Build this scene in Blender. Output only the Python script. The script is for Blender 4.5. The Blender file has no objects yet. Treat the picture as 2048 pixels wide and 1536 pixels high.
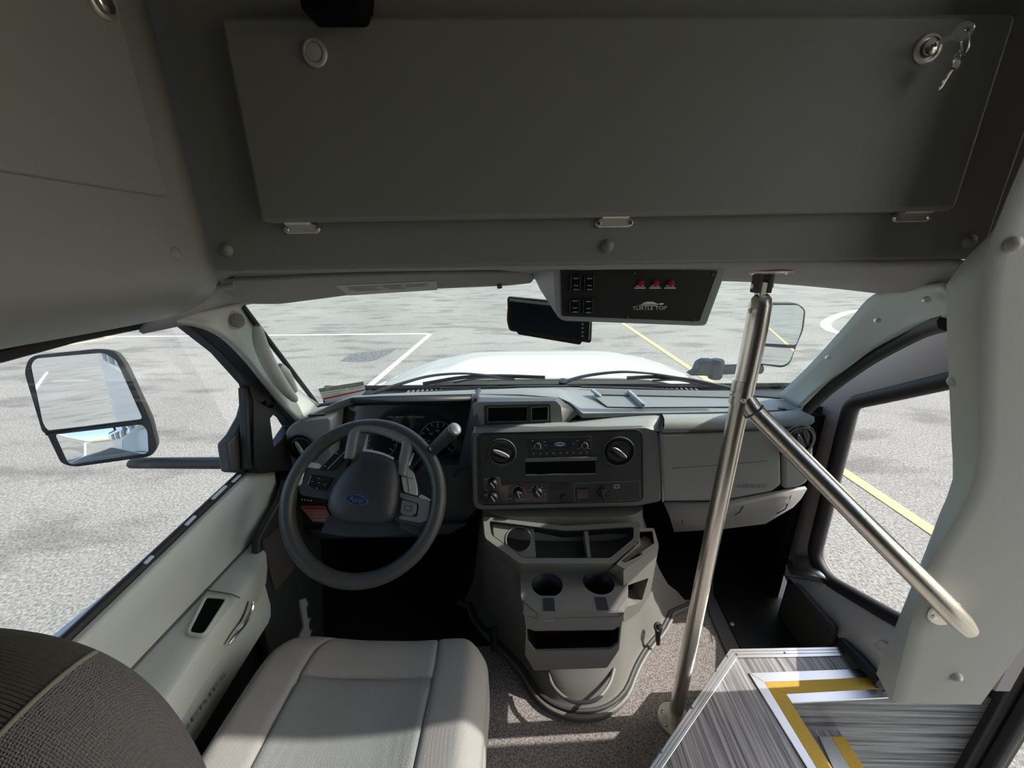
import bpy, bmesh, math, random
from mathutils import Vector, Matrix
from mathutils.geometry import tessellate_polygon
S = bpy.context.scene
COL = S.collection
R = math.radians
V = Vector
random.seed(7)

# ------------------------------------------------------------------ camera
# world: x to the right of the vehicle, y forward, z up, metres; the eye point is the origin
F_PX = 772.0
PITCH, ROLL, YAW = R(18.4), R(0.9), R(1.8)
_f0 = V((-math.sin(YAW), math.cos(YAW), 0)); _r0 = V((math.cos(YAW), math.sin(YAW), 0)); _u0 = V((0, 0, 1))
C_F = math.cos(PITCH) * _f0 - math.sin(PITCH) * _u0
_up = math.sin(PITCH) * _f0 + math.cos(PITCH) * _u0
C_X = math.cos(ROLL) * _r0 - math.sin(ROLL) * _up
C_Y = math.sin(ROLL) * _r0 + math.cos(ROLL) * _up
cam_d = bpy.data.cameras.new('camera')
cam = bpy.data.objects.new('camera', cam_d); COL.objects.link(cam)
cam_d.sensor_fit = 'HORIZONTAL'; cam_d.sensor_width = 36.0
cam_d.lens = F_PX / 2048 * 36.0
cam_d.clip_start = 0.01; cam_d.clip_end = 500
M = Matrix.Identity(4)
for i in range(3):
    M[i][0] = C_X[i]; M[i][1] = C_Y[i]; M[i][2] = -C_F[i]
cam.matrix_world = M
S.camera = cam

# ------------------------------------------------------------------ light
SUN_EL, SUN_AZ = R(37), R(86)                         # azimuth from straight ahead towards the right
SUN_DIR = V((math.cos(SUN_EL) * math.sin(SUN_AZ), math.cos(SUN_EL) * math.cos(SUN_AZ), math.sin(SUN_EL)))          # towards the sun
S.view_settings.view_transform = 'Standard'
S.view_settings.look = 'None'
S.view_settings.gamma = 1.0
S.view_settings.use_curve_mapping = False
S.view_settings.exposure = 0.12
W = bpy.data.worlds.new('sky'); S.world = W; W.use_nodes = True
wn = W.node_tree; bg = wn.nodes['Background']
sky = wn.nodes.new('ShaderNodeTexSky')
try:
    sky.sky_type = 'NISHITA'
except Exception:
    pass
sky.sun_disc = False
sky.sun_elevation = math.asin(SUN_DIR.z)
sky.sun_rotation = math.atan2(SUN_DIR.x, SUN_DIR.y)
sky.air_density = 1.2; sky.dust_density = 2.2; sky.ozone_density = 1.0
wn.links.new(sky.outputs[0], bg.inputs[0])
bg.inputs[1].default_value = 0.34
sl = bpy.data.lights.new('sun', 'SUN'); sl.energy = 6.3; sl.angle = R(0.53); sl.color = (1.0, 0.95, 0.88)
so = bpy.data.objects.new('sun', sl); COL.objects.link(so)
so.rotation_euler = SUN_DIR.to_track_quat('Z', 'Y').to_euler(); so.location = SUN_DIR * 20

# ------------------------------------------------------------------ helpers
def ray(px, py):
    return C_F + (px - 1024) / F_PX * C_X + (768 - py) / F_PX * C_Y

class Pl:
    """a real plane in the vehicle; px() gives the point of it seen at a photograph pixel"""
    def __init__(s, p, n): s.p = V(p); s.n = V(n).normalized()
    def px(s, x, y):
        d = ray(x, y); return d * (s.p.dot(s.n) / d.dot(s.n))
    def pts(s, L): return [s.px(*q) for q in L]
    def off(s, d): return Pl(s.p + s.n * d, s.n)      # moved along its normal
def PX(v): return Pl((v, 0, 0), (-1 if v > 0 else 1, 0, 0))
def PY(v): return Pl((0, v, 0), (0, -1, 0))
def PZ(v): return Pl((0, 0, v), (0, 0, 1))
def at(px, py, x=None, y=None, z=None):
    d = ray(px, py)
    return d * (x / d.x if x is not None else y / d.y if y is not None else z / d.z)

def rnd(pts, r, n=4):
    """round the corners of a polygon"""
    out = []; N = len(pts)
    for i in range(N):
        p = pts[i]; a = pts[i - 1] - p; b = pts[(i + 1) % N] - p
        k = min(r, a.length * .45, b.length * .45)
        A = p + a.normalized() * k; B = p + b.normalized() * k
        for j in range(n + 1):
            t = j / n
            out.append(A * (1 - t) ** 2 + p * 2 * t * (1 - t) + B * t * t)
    return out
def circ(c, ax, r, n=24, r2=None, ph=0):
    """circle of points around c, in the plane square to ax"""
    ax = V(ax).normalized(); c = V(c)
    u = ax.orthogonal().normalized() if abs(ax.z) > .95 else V((0, 0, 1)).cross(ax).normalized()
    w = ax.cross(u)
    return [c + u * (r * math.cos(ph + 2 * math.pi * i / n)) + w * ((r2 or r) * math.sin(ph + 2 * math.pi * i / n)) for i in range(n)]
def smooth(pts, n=6):
    """Catmull-Rom through points"""
    pts = [V(p) for p in pts]; out = []
    P = [pts[0] * 2 - pts[1]] + pts + [pts[-1] * 2 - pts[-2]]
    for i in range(1, len(P) - 2):
        a, b, c, d = P[i - 1:i + 3]
        for j in range(n):
            t = j / n
            out.append(.5 * ((2 * b) + (c - a) * t + (2 * a - 5 * b + 4 * c - d) * t * t + (3 * b - a - 3 * c + d) * t ** 3))
    out.append(pts[-1]); return out

class MB:
    def __init__(s): s.v = []; s.f = []
    def add(s, vs, fs):
        o = len(s.v); s.v += [V(p) for p in vs]; s.f += [[i + o for i in f] for f in fs]; return s
    def prism(s, pts, vec):
        n = len(pts); vec = V(vec)
        return s.add(list(pts) + [p + vec for p in pts], [list(range(n))[::-1], list(range(n, 2 * n))] + [[i, (i + 1) % n, n + (i + 1) % n, n + i] for i in range(n)])
    def holes(s, outer, holes, vec):
        loops = [list(outer)] + [list(h) for h in holes]; vec = V(vec)
        flat = [p for l in loops for p in l]; n = len(flat)
        tris = tessellate_polygon(loops)
        fs = [list(t) for t in tris] + [[i + n for i in t][::-1] for t in tris]
        o = 0
        for l in loops:
            k = len(l)
            fs += [[o + i, o + (i + 1) % k, n + o + (i + 1) % k, n + o + i] for i in range(k)]
            o += k
        return s.add(flat + [p + vec for p in flat], fs)
    def box(s, lo, hi):
        a, b = V(lo), V(hi)
        return s.prism([V((a.x, a.y, a.z)), V((b.x, a.y, a.z)), V((b.x, b.y, a.z)), V((a.x, b.y, a.z))], (0, 0, b.z - a.z))
    def bar(s, a, b, w, h, up=(0, 0, 1)):
        a, b = V(a), V(b); d = (b - a).normalized(); x = d.cross(V(up)).normalized() * w / 2; y = x.cross(d).normalized() * h / 2
        return s.prism([a - x - y, a + x - y, a + x + y, a - x + y], b - a)
    def loft(s, secs, caps=True, closed=True):
        n = len(secs[0]); vs = [p for q in secs for p in q]; fs = []
        for i in range(len(secs) - 1):
            for j in range(n if closed else n - 1):
                k = (j + 1) % n
                fs.append([i * n + j, i * n + k, (i + 1) * n + k, (i + 1) * n + j])
        if caps and closed:
            fs += [list(range(n))[::-1], [(len(secs) - 1) * n + j for j in range(n)]]
        return s.add(vs, fs)
    def grid(s, rows): return s.loft(rows, False, False)
    def tube(s, path, r, n=12, flat=1.0, up=(0, 0, 1), caps=True):
        path = [V(p) for p in path]; secs = []; u = None
        for i, p in enumerate(path):
            t = (path[min(i + 1, len(path) - 1)] - path[max(i - 1, 0)]).normalized()
            if u is None:
                u = t.cross(V(up))
                if u.length < 1e-3: u = t.orthogonal()
                u.normalize()
            else:
                u = (u - t * u.dot(t)).normalized()
            w = t.cross(u); q = r[i] if isinstance(r, (list, tuple)) else r
            secs.append([p + u * (q * math.cos(2 * math.pi * k / n)) + w * (q * flat * math.sin(2 * math.pi * k / n)) for k in range(n)])
        return s.loft(secs, caps)
    def lathe(s, prof, c, ax, n=24):
        """profile of (radius, height along ax)"""
        ax = V(ax).normalized()
        return s.loft([circ(V(c) + ax * h, ax, max(r, 1e-4), n) for r, h in prof])
    def torus(s, c, ax, Rr, r, n=48, m=12, a0=0, a1=2 * math.pi, u=None):
        ax = V(ax).normalized(); c = V(c)
        u = V(u).normalized() if u else (V((0, 0, 1)).cross(ax).normalized() if abs(ax.z) < .95 else ax.orthogonal().normalized())
        w = ax.cross(u); full = abs(a1 - a0 - 2 * math.pi) < 1e-4; secs = []
        for i in range(n + (0 if full else 1)):
            t = a0 + (a1 - a0) * i / n; d = u * math.cos(t) + w * math.sin(t)
            secs.append([c + d * (Rr + r * math.cos(2 * math.pi * k / m)) + ax * (r * math.sin(2 * math.pi * k / m)) for k in range(m)])
        if full: secs.append(secs[0])
        return s.loft(secs, not full)

def root_loc(o):
    while o.parent: o = o.parent
    return o.location
def obj(name, mb, mat, parent=None, bevel=0, seg=2, sub=0, solid=0, sharp=40, label=None):
    base = root_loc(parent) if parent else V((0, 0, 0))
    me = bpy.data.meshes.new(name)
    me.from_pydata([tuple(p - base) for p in mb.v], [], mb.f)
    bm = bmesh.new(); bm.from_mesh(me)
    bmesh.ops.remove_doubles(bm, verts=bm.verts, dist=1e-5)
    bmesh.ops.recalc_face_normals(bm, faces=bm.faces)
    bm.to_mesh(me); bm.free()
    me.materials.append(mat)
    o = bpy.data.objects.new(name, me); COL.objects.link(o)
    if parent: o.parent = parent
    if solid:
        m = o.modifiers.new('solid', 'SOLIDIFY'); m.thickness = solid; m.offset = 0
    if bevel:
        m = o.modifiers.new('bevel', 'BEVEL'); m.width = bevel; m.segments = seg; m.limit_method = 'ANGLE'; m.angle_limit = R(35)
        m.harden_normals = False
    if sub:
        m = o.modifiers.new('sub', 'SUBSURF'); m.levels = sub; m.render_levels = sub
    for p in me.polygons: p.use_smooth = True
    me.set_sharp_from_angle(angle=R(sharp))
    if label: o['label'] = label
    return o
def thing(name, label, cat, loc, group=None):
    o = bpy.data.objects.new(name, None); COL.objects.link(o); o.location = loc; o.empty_display_size = .05
    o['label'] = label; o['category'] = cat
    if group: o['group'] = group
    return o
def tag(o, label, cat, group=None):
    o['label'] = label; o['category'] = cat
    if group: o['group'] = group
    return o
def struct(name, mb, mat, **k):
    o = obj(name, mb, mat, **k); o['kind'] = 'structure'; return o
def sroot(name, loc=(0, 0, 0)):
    o = bpy.data.objects.new(name, None); COL.objects.link(o); o.location = loc; o['kind'] = 'structure'; return o
def text(name, body, c, xd, yd, width, mat, parent, height=None, ex=.0004, mirror=False, shear=0):
    """lettering centred on c, xd / yd its reading and upward directions"""
    cu = bpy.data.curves.new(name, 'FONT'); cu.body = body; cu.size = 1; cu.extrude = 0; cu.shear = shear
    t = bpy.data.objects.new('tmp', cu); COL.objects.link(t)
    dg = bpy.context.evaluated_depsgraph_get()
    me = bpy.data.meshes.new_from_object(t.evaluated_get(dg)); bpy.data.objects.remove(t)
    xs = [v.co.x for v in me.vertices]; ys = [v.co.y for v in me.vertices]
    w = max(xs) - min(xs); h = max(ys) - min(ys); cx = (max(xs) + min(xs)) / 2; cy = (max(ys) + min(ys)) / 2
    kx = width / w; ky = (height / h) if height else kx
    xd = V(xd).normalized(); yd = V(yd).normalized(); n = xd.cross(yd); b = root_loc(parent)
    if mirror: kx = -kx
    for v in me.vertices:
        v.co = V(c) + xd * ((v.co.x - cx) * kx) + yd * ((v.co.y - cy) * ky) + n * ex - b
    me.materials.clear(); me.materials.append(mat)
    o = bpy.data.objects.new(name, me); COL.objects.link(o); o.parent = parent
    return o

# ------------------------------------------------------------------ materials
MT = {}
def mat(name, col, rough=.6, metal=0, spec=.5, bump=0, bscale=400, var=0, vscale=20, kind='noise', coat=0, stretch=None, emit=None):
    m = bpy.data.materials.new(name); m.use_nodes = True; nt = m.node_tree; b = nt.nodes['Principled BSDF']
    b.inputs['Base Color'].default_value = (*col, 1); b.inputs['Roughness'].default_value = rough
    b.inputs['Metallic'].default_value = metal; b.inputs['Specular IOR Level'].default_value = spec
    b.inputs['Coat Weight'].default_value = coat
    tc = nt.nodes.new('ShaderNodeTexCoord'); mp = nt.nodes.new('ShaderNodeMapping')
    nt.links.new(tc.outputs['Object'], mp.inputs[0])
    if stretch: mp.inputs['Scale'].default_value = stretch
    if bump:
        if kind == 'weave':
            t = nt.nodes.new('ShaderNodeTexVoronoi'); t.inputs['Scale'].default_value = bscale; t.inputs['Randomness'].default_value = .25; o = t.outputs['Distance']
        elif kind == 'rib':
            t = nt.nodes.new('ShaderNodeTexWave'); t.inputs['Scale'].default_value = bscale; t.inputs['Distortion'].default_value = 1.2; t.bands_direction = 'Y'; o = t.outputs[1]
        else:
            t = nt.nodes.new('ShaderNodeTexNoise'); t.inputs['Scale'].default_value = bscale; t.inputs['Detail'].default_value = 3; o = t.outputs[0]
        nt.links.new(mp.outputs[0], t.inputs['Vector'])
        bp = nt.nodes.new('ShaderNodeBump'); bp.inputs['Strength'].default_value = bump; bp.inputs['Distance'].default_value = .002
        nt.links.new(o, bp.inputs['Height']); nt.links.new(bp.outputs[0], b.inputs['Normal'])
    if var:
        t2 = nt.nodes.new('ShaderNodeTexNoise'); t2.inputs['Scale'].default_value = vscale; t2.inputs['Detail'].default_value = 4
        nt.links.new(mp.outputs[0], t2.inputs['Vector'])
        rp = nt.nodes.new('ShaderNodeValToRGB'); e = rp.color_ramp.elements
        e[0].position = .3; e[1].position = .7
        e[0].color = (*[c * (1 - var) for c in col], 1); e[1].color = (*[min(1, c * (1 + var)) for c in col], 1)
        nt.links.new(t2.outputs[0], rp.inputs[0]); nt.links.new(rp.outputs[0], b.inputs['Base Color'])
    if emit:
        b.inputs['Emission Color'].default_value = (*emit[0], 1); b.inputs['Emission Strength'].default_value = emit[1]
    MT[name] = m; return m
mat('vinyl_grey', (.205, .207, .188), .55, bump=.12, bscale=900, var=.03, vscale=6)
mat('vinyl_pillar', (.41, .415, .37), .5, bump=.1, bscale=900)
mat('cloth_liner', (.34, .33, .32), .9, bump=.25, bscale=1500, var=.06, vscale=300)
mat('visor_cloth', (.36, .37, .35), .85, bump=.15, bscale=1200)
mat('trim_light', (.39, .41, .385), .5, bump=.08, bscale=1200)
mat('door_grey', (.46, .50, .475), .5, bump=.12, bscale=900)
mat('dash_light', (.30, .32, .315), .5, bump=.15, bscale=900)
mat('dash_top', (.20, .215, .215), .5, bump=.15, bscale=900)
mat('dash_mid', (.12, .125, .122), .5, bump=.15, bscale=900)
mat('dash_grey', (.215, .215, .215), .5, bump=.15, bscale=900)
mat('dash_dark', (.024, .027, .028), .5, bump=.12, bscale=900)
mat('wheel_dark', (.024, .026, .029), .48, bump=.1, bscale=1500)
mat('wheel_rim', (.050, .052, .051), .42, bump=.08, bscale=1500)
mat('wheel_mid', (.15, .155, .155), .4)
mat('console_grey', (.18, .176, .162), .5, bump=.15, bscale=900)
mat('black', (.012, .012, .013), .5)
mat('grille_grey', (.20, .20, .19), .6, bump=.9, bscale=260, kind='weave')
mat('black_gloss', (.01, .011, .012), .15, coat=.3)
mat('black_rubber', (.012, .012, .013), .6, bump=.05, bscale=500)
mat('rubber_grey', (.05, .052, .055), .6)
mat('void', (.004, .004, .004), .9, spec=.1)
mat('sill_sky_sheen', (.52, .52, .55), .3, spec=1, coat=.8, bump=.2, bscale=1400)  # pale base colour stands in for sky reflected in glossy black plastic
mat('chrome', (.72, .70, .66), .18, 1)
mat('steel', (.72, .68, .60), .26, 1, bump=.15, bscale=600, stretch=(1, 1, .02))
mat('aluminium', (.74, .75, .75), .38, 1)
mat('nickel', (.80, .77, .70), .48, 1)
mat('silver_plastic', (.55, .57, .56), .3, .4)
mat('white_paint', (.60, .62, .63), .2, coat=.6)
mat('white_mark', (.75, .76, .75), .5)
mat('grey_mark', (.33, .34, .34), .5)
mat('red_lamp', (.45, .015, .05), .2, coat=.5)
mat('stain', (.13, .13, .125), .8, var=.5, vscale=14)
mat('red_mark', (.50, .05, .06), .5)
mat('pink_label', (.42, .20, .20), .5)
mat('label_white', (.55, .58, .58), .45)
mat('sticker_white', (.75, .78, .77), .5)
mat('olive_mark', (.22, .23, .19), .5)
mat('green_mark', (.10, .35, .24), .5)
mat('badge_blue', (.012, .03, .10), .2, coat=.6)
mat('screen_blue', (.02, .035, .06), .2, coat=.5)
mat('screen_dark', (.015, .022, .028), .06, coat=.8)
mat('seat_fabric', (.27, .268, .258), .9, bump=.5, bscale=700, kind='weave')
mat('seat_insert', (.20, .213, .21), .9, bump=.6, bscale=350, kind='weave')
mat('seam', (.09, .09, .09), .8)
mat('head_rib', (.075, .075, .06), .9, bump=.9, bscale=190, kind='rib')
mat('head_weave', (.15, .15, .155), .9, bump=.8, bscale=950, kind='weave')
mat('head_dark', (.07, .075, .085), .9, bump=.8, bscale=900, kind='weave')
mat('piping', (.20, .20, .17), .8)
mat('pink_fibre', (.34, .30, .30), .55, bump=.2, bscale=200)
mat('foil', (.55, .55, .55), .3, .8, bump=.3, bscale=60)
mat('mirror_glass', (.86, .90, .90), .015, 1)
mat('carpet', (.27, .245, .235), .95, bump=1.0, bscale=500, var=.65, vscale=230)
mat('mat_dark', (.10, .10, .105), .8, bump=.3, bscale=300)
mat('yellow_grip', (.62, .40, .055), .8, bump=.6, bscale=900, var=.12, vscale=500)
mat('line_white', (.86, .87, .85), .8, var=.06, vscale=30)
mat('line_yellow', (.72, .53, .22), .8, var=.10, vscale=30)
mat('bus_white', (.75, .77, .78), .3, coat=.3)
mat('bus_ceiling', (.42, .42, .40), .8)
mat('perforated', (.045, .045, .045), .6, bump=.9, bscale=260, kind='weave')

def glass(name, tint, refl):
    m = bpy.data.materials.new(name); m.use_nodes = True; nt = m.node_tree
    nt.nodes.remove(nt.nodes['Principled BSDF']); out = nt.nodes['Material Output']
    tr = nt.nodes.new('ShaderNodeBsdfTransparent'); tr.inputs[0].default_value = (*tint, 1)
    gl = nt.nodes.new('ShaderNodeBsdfGlossy'); gl.inputs['Roughness'].default_value = .02
    lw = nt.nodes.new('ShaderNodeLayerWeight'); lw.inputs[0].default_value = .5
    pw = nt.nodes.new('ShaderNodeMath'); pw.operation = 'POWER'; pw.inputs[1].default_value = 5
    mu = nt.nodes.new('ShaderNodeMath'); mu.operation = 'MULTIPLY_ADD'; mu.inputs[1].default_value = .9 * refl; mu.inputs[2].default_value = .035 * refl
    mx = nt.nodes.new('ShaderNodeMixShader')
    nt.links.new(lw.outputs['Facing'], pw.inputs[0]); nt.links.new(pw.outputs[0], mu.inputs[0]); nt.links.new(mu.outputs[0], mx.inputs[0])
    nt.links.new(tr.outputs[0], mx.inputs[1]); nt.links.new(gl.outputs[0], mx.inputs[2])
    nt.links.new(mx.outputs[0], out.inputs[0]); MT[name] = m
glass('glass', (.86, .91, .885), 1.0)
glass('glass_side', (.97, .97, .97), .8)
glass('glass_tinted', (.10, .11, .11), 1.0)  # for the unseen bus windows; tint darkened to cut light from behind

def asphalt():
    m = bpy.data.materials.new('asphalt'); m.use_nodes = True; nt = m.node_tree; b = nt.nodes['Principled BSDF']
    N = nt.nodes.new; L = nt.links.new
    tc = N('ShaderNodeTexCoord')
    def noise(sc, det, stretch=None):
        mp = N('ShaderNodeMapping'); L(tc.outputs['Object'], mp.inputs[0])
        if stretch: mp.inputs['Scale'].default_value = stretch
        t = N('ShaderNodeTexNoise'); t.inputs['Scale'].default_value = sc; t.inputs['Detail'].default_value = det; L(mp.outputs[0], t.inputs['Vector']); return t.outputs[0]
    def ramp(v, p0, c0, p1, c1):
        r = N('ShaderNodeValToRGB'); e = r.color_ramp.elements; e[0].position = p0; e[1].position = p1; e[0].color = (*c0, 1); e[1].color = (*c1, 1); L(v, r.inputs[0]); return r.outputs[0]
    def mix(a, c, f=1.0, mode='MULTIPLY'):
        x = N('ShaderNodeMixRGB'); x.blend_type = mode; x.inputs[0].default_value = f; L(a, x.inputs[1]); L(c, x.inputs[2]); return x.outputs[0]
    base = ramp(noise(.35, 6), .3, (.235, .228, .203), .7, (.315, .304, .27))
    grain = ramp(noise(55, 5), .32, (.52, .52, .52), .68, (1.35, 1.35, 1.34))
    stain = ramp(noise(1.1, 10, (.8, 1.7, 1)), .36, (.42, .42, .43), .47, (1, 1, 1))
    L(mix(mix(base, grain), stain, .6), b.inputs['Base Color'])
    b.inputs['Roughness'].default_value = .9
    bp = N('ShaderNodeBump'); bp.inputs['Strength'].default_value = .6; bp.inputs['Distance'].default_value = .01
    L(noise(70, 4), bp.inputs['Height']); L(bp.outputs[0], b.inputs['Normal']); MT['asphalt'] = m
asphalt()
def stripes(name, stretch, c0, c1):
    m = bpy.data.materials.new(name); m.use_nodes = True; nt = m.node_tree; b = nt.nodes['Principled BSDF']
    tc = nt.nodes.new('ShaderNodeTexCoord'); mp = nt.nodes.new('ShaderNodeMapping'); mp.inputs['Scale'].default_value = stretch
    t = nt.nodes.new('ShaderNodeTexNoise'); t.inputs['Scale'].default_value = 1; t.inputs['Detail'].default_value = 4; t.inputs['Roughness'].default_value = .65
    r = nt.nodes.new('ShaderNodeValToRGB'); e = r.color_ramp.elements; e[0].position = .36; e[1].position = .64; e[0].color = (*c0, 1); e[1].color = (*c1, 1)
    nt.links.new(tc.outputs['Object'], mp.inputs[0]); nt.links.new(mp.outputs[0], t.inputs[0]); nt.links.new(t.outputs[0], r.inputs[0]); nt.links.new(r.outputs[0], b.inputs['Base Color'])
    b.inputs['Roughness'].default_value = .45; MT[name] = m
stripes('vinyl_tread', (170, 3, 3), (.085, .085, .09), (.44, .42, .42))
stripes('vinyl_riser', (2.5, 10, 95), (.04, .045, .047), (.36, .37, .37))
# ------------------------------------------------------------------ outside: parking lot
GZ = -2.07
struct('floor_parking_lot', MB().prism([V((-70, -160, GZ)), V((70, -160, GZ)), V((70, 110, GZ)), V((-70, 110, GZ))], (0, 0, -.05)), MT['asphalt'])
def stripe(a, b, w, m, label, group=None):
    a, b = V((*a, GZ + .002)), V((*b, GZ + .002)); d = (b - a).normalized(); s = d.cross(V((0, 0, 1))) * w / 2
    o = obj('parking_line', MB().prism([a - s, b - s, b + s, a + s], (0, 0, .004)), m)
    return tag(o, label, 'painted line', group)
stripe((-2.62, -39), (-2.62, 10.7), .11, MT['line_white'], 'white bay line running beside the driver side of the vehicle')
stripe((-22, 10.8), (-2.70, 10.76), .13, MT['line_white'], 'long white line across the far end of the bay on the left')
stripe((3.28, -39), (3.12, 13.2), .11, MT['line_yellow'], 'yellow bay line running past the passenger side window')
stripe((-13.5, 6.0), (-11.75, 10.6), .12, MT['line_yellow'], 'yellow line seen beyond the left door mirror')
oil = smooth([at(*p, z=GZ + .001) for p in ((680, 722), (705, 708), (745, 703), (792, 697), (770, 712), (748, 721), (715, 724), (680, 722))], 4)[:-1]
tag(obj('oil_stain', MB().prism(oil, (0, 0, .0015)), MT['stain']), 'dark oil stain on the asphalt inside the white painted corner', 'stain')
cs = [at(*p, z=GZ + .002) for p in ((1745, 617), (1700, 624), (1665, 636), (1651, 648), (1660, 660), (1685, 668))]
cs = smooth(cs, 5); mb = MB(); rows = []
for i, p in enumerate(cs):
    t = (cs[min(i + 1, len(cs) - 1)] - cs[max(i - 1, 0)]).normalized().cross(V((0, 0, 1))) * .13
    rows.append([p - t, p + t, p + t + V((0, 0, .004)), p - t + V((0, 0, .004))])
tag(obj('parking_line', mb.loft(rows), MT['line_white']), 'curved white painted loop seen through the windshield right corner', 'painted line')

# ------------------------------------------------------------------ bus body round and behind the camera
CX = .14
def wall_holes(name, x, th, outer, holes, m):
    o = [V((x, *p)) for p in outer]; h = [[V((x, *p)) for p in q] for q in holes]
    return struct(name, MB().holes(o, h, (th, 0, 0)), m)
rect = lambda y0, y1, z0, z1: [(y0, z0), (y1, z0), (y1, z1), (y0, z1)]
LW = [rect(-1.0, -.35, -.45, .28), rect(-2.0, -1.2, -.45, .28), rect(-3.0, -2.2, -.45, .28), rect(-4.0, -3.2, -.45, .28)]
wall_holes('wall_left', -1.06, .05, rect(-5.0, -.12, -1.55, .80), LW, MT['bus_white'])
wall_holes('wall_right', 1.23, .05, rect(-5.0, -.30, -1.7, .80), LW, MT['bus_white'])
struct('wall_rear', MB().holes([V((-1.06, -5, -1.55)), V((1.28, -5, -1.55)), V((1.28, -5, .8)), V((-1.06, -5, .8))], [[V((-.45, -5, -.5)), V((.6, -5, -.5)), V((.6, -5, .4)), V((-.45, -5, .4))]], (0, -.05, 0)), MT['bus_white'])
struct('ceiling', MB().box((-1.06, -5.0, .60), (1.28, 1.05, .78)), MT['bus_ceiling'])
struct('window_12', MB().box((-.45, -5.03, -.5), (.6, -5.026, .4)), MT['glass_tinted'])
for i, q in enumerate(LW):
    for x in (-1.035, 1.255):
        struct('window_%d' % (4 + i * 2 + (x > 0)), MB().prism([V((x, *p)) for p in q], (.004, 0, 0)), MT['glass_tinted'])
# bus floor behind, raised over the cab floor; the diagonal front edge is the step platform's
struct('floor_rear', MB().prism([V(p) for p in ((-1.0, -4.98, -1.104), (1.23, -4.98, -1.104), (1.23, -.32, -1.104), (.70, -.32, -1.104), (.70, -.05, -1.104), (-.05, -.05, -1.104), (-1.0, -.05, -1.104))], (0, 0, -.06)), MT['mat_dark'])
# cab floor: speckled carpet
struct('floor', MB().prism([V(p) for p in ((-.78, -.10, -1.262), (.66, -.10, -1.262), (.66, .73, -1.262), (.95, .74, -1.262), (.95, 1.16, -1.262), (.20, 1.16, -1.262), (.10, .98, -1.262), (-.78, .92, -1.262))], (0, 0, -.03)), MT['carpet'])
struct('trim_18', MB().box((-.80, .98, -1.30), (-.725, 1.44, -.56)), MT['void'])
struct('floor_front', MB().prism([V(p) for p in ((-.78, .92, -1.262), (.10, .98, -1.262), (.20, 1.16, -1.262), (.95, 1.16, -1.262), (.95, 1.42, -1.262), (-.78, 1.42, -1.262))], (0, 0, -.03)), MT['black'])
# firewall under the dash
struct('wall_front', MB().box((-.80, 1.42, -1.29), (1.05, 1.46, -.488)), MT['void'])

# outer cab skin on the driver's side below the window, and behind the door
struct('trim_1', MB().prism([V((-.80, 1.35, -1.55)), V((-.80, -.12, -1.55)), V((-.80, -.12, -.60)), V((-.80, 1.35, -.62))], (-.012, 0, 0)), MT['bus_white'])
struct('trim_2', MB().prism([V((-1.06, -.16, -1.55)), V((-.72, -.16, -1.55)), V((-.72, -.16, .6)), V((-1.06, -.16, .6))], (0, .05, 0)), MT['bus_white'])
# cap over the cab (outside shell of the overhead cabinets)
struct('trim_3', MB().prism([V((-1.06, .2, -.06)), V((-1.06, -.12, -.06)), V((-1.06, -.12, .8)), V((-1.06, .85, .8)), V((-1.06, 1.12, .35)), V((-1.06, 1.1, -.02))], (.02, 0, 0)), MT['bus_white'])
struct('trim_4', MB().prism([V((-1.05, 1.10, -.02)), V((1.10, 1.10, -.02)), V((1.10, 1.12, .35)), V((-1.05, 1.12, .35))], (0, .02, 0)), MT['bus_white'])
struct('trim_5', MB().loft([[V((-1.05, 1.12, .35)), V((1.1, 1.12, .35)), V((1.1, 1.14, .35)), V((-1.05, 1.14, .35))], [V((-1.05, .85, .8)), V((1.1, .85, .8)), V((1.1, .87, .81)), V((-1.05, .87, .81))]]), MT['bus_white'])

# ------------------------------------------------------------------ bonnet, scuttle, wipers
XH = .10
def hood_z(x, y):
    t = max(0, (y - 1.42) / .9); u = abs(x - XH)
    z = -.505 - .085 * t ** 1.6
    z += .035 * max(0, 1 - (u / .52) ** 6)
    return z - .10 * max(0, (u - .55)) ** 1.3 / .2
ys = [1.47 + i * .05 for i in range(16)]
rows = [[V((XH - .85 + j * .05, y, hood_z(XH - .85 + j * .05, y))) for j in range(35)] for y in ys]
rows.append([V((p.x, p.y + .05, p.z - .05)) for p in rows[-1]]); rows.append([V((p.x, p.y + .02, p.z - .35)) for p in rows[-1]])
hood = thing('hood', 'white engine hood in front of the windshield', 'hood', (XH, 1.47, -1.0))
obj('hood_panel', MB().grid(rows), MT['white_paint'], hood, solid=.01, sharp=60)
for sx in (-1, 1):
    fx = XH + sx * .86
    obj('fender', MB().prism([V((fx, 1.42, -1.5)), V((fx, 1.42, -.56)), V((fx, 2.05, -.66)), V((fx, 2.25, -.78)), V((fx, 2.28, -1.5))], (sx * .03, 0, 0)), MT['white_paint'], hood, bevel=.01)
rows = []
for t in range(25):
    x = -.66 + t * (1.55 / 24); k = (x - .11) / .78
    y = 1.405 - .13 * k * k; z = -.488
    rows.append([V((x, y, z - .01)), V((x, y + .09, z - .012)), V((x, y + .09, z - .05)), V((x, y, z - .05))])
cw = thing('cowl_grille', 'pale slotted cowl grille between hood and windshield base', 'grille', (.11, 1.4, -.52))
obj('cowl_panel', MB().loft(rows), MT['silver_plastic'], cw)
mb = MB()
for i in range(64):
    x = -.45 + i * .0175; k = (x - .11) / .78; y = 1.425 - .13 * k * k
    mb.box((x, y, -.498), (x + .008, y + .05, -.492))
obj('slot_rows', mb, MT['dash_mid'], cw)
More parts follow.
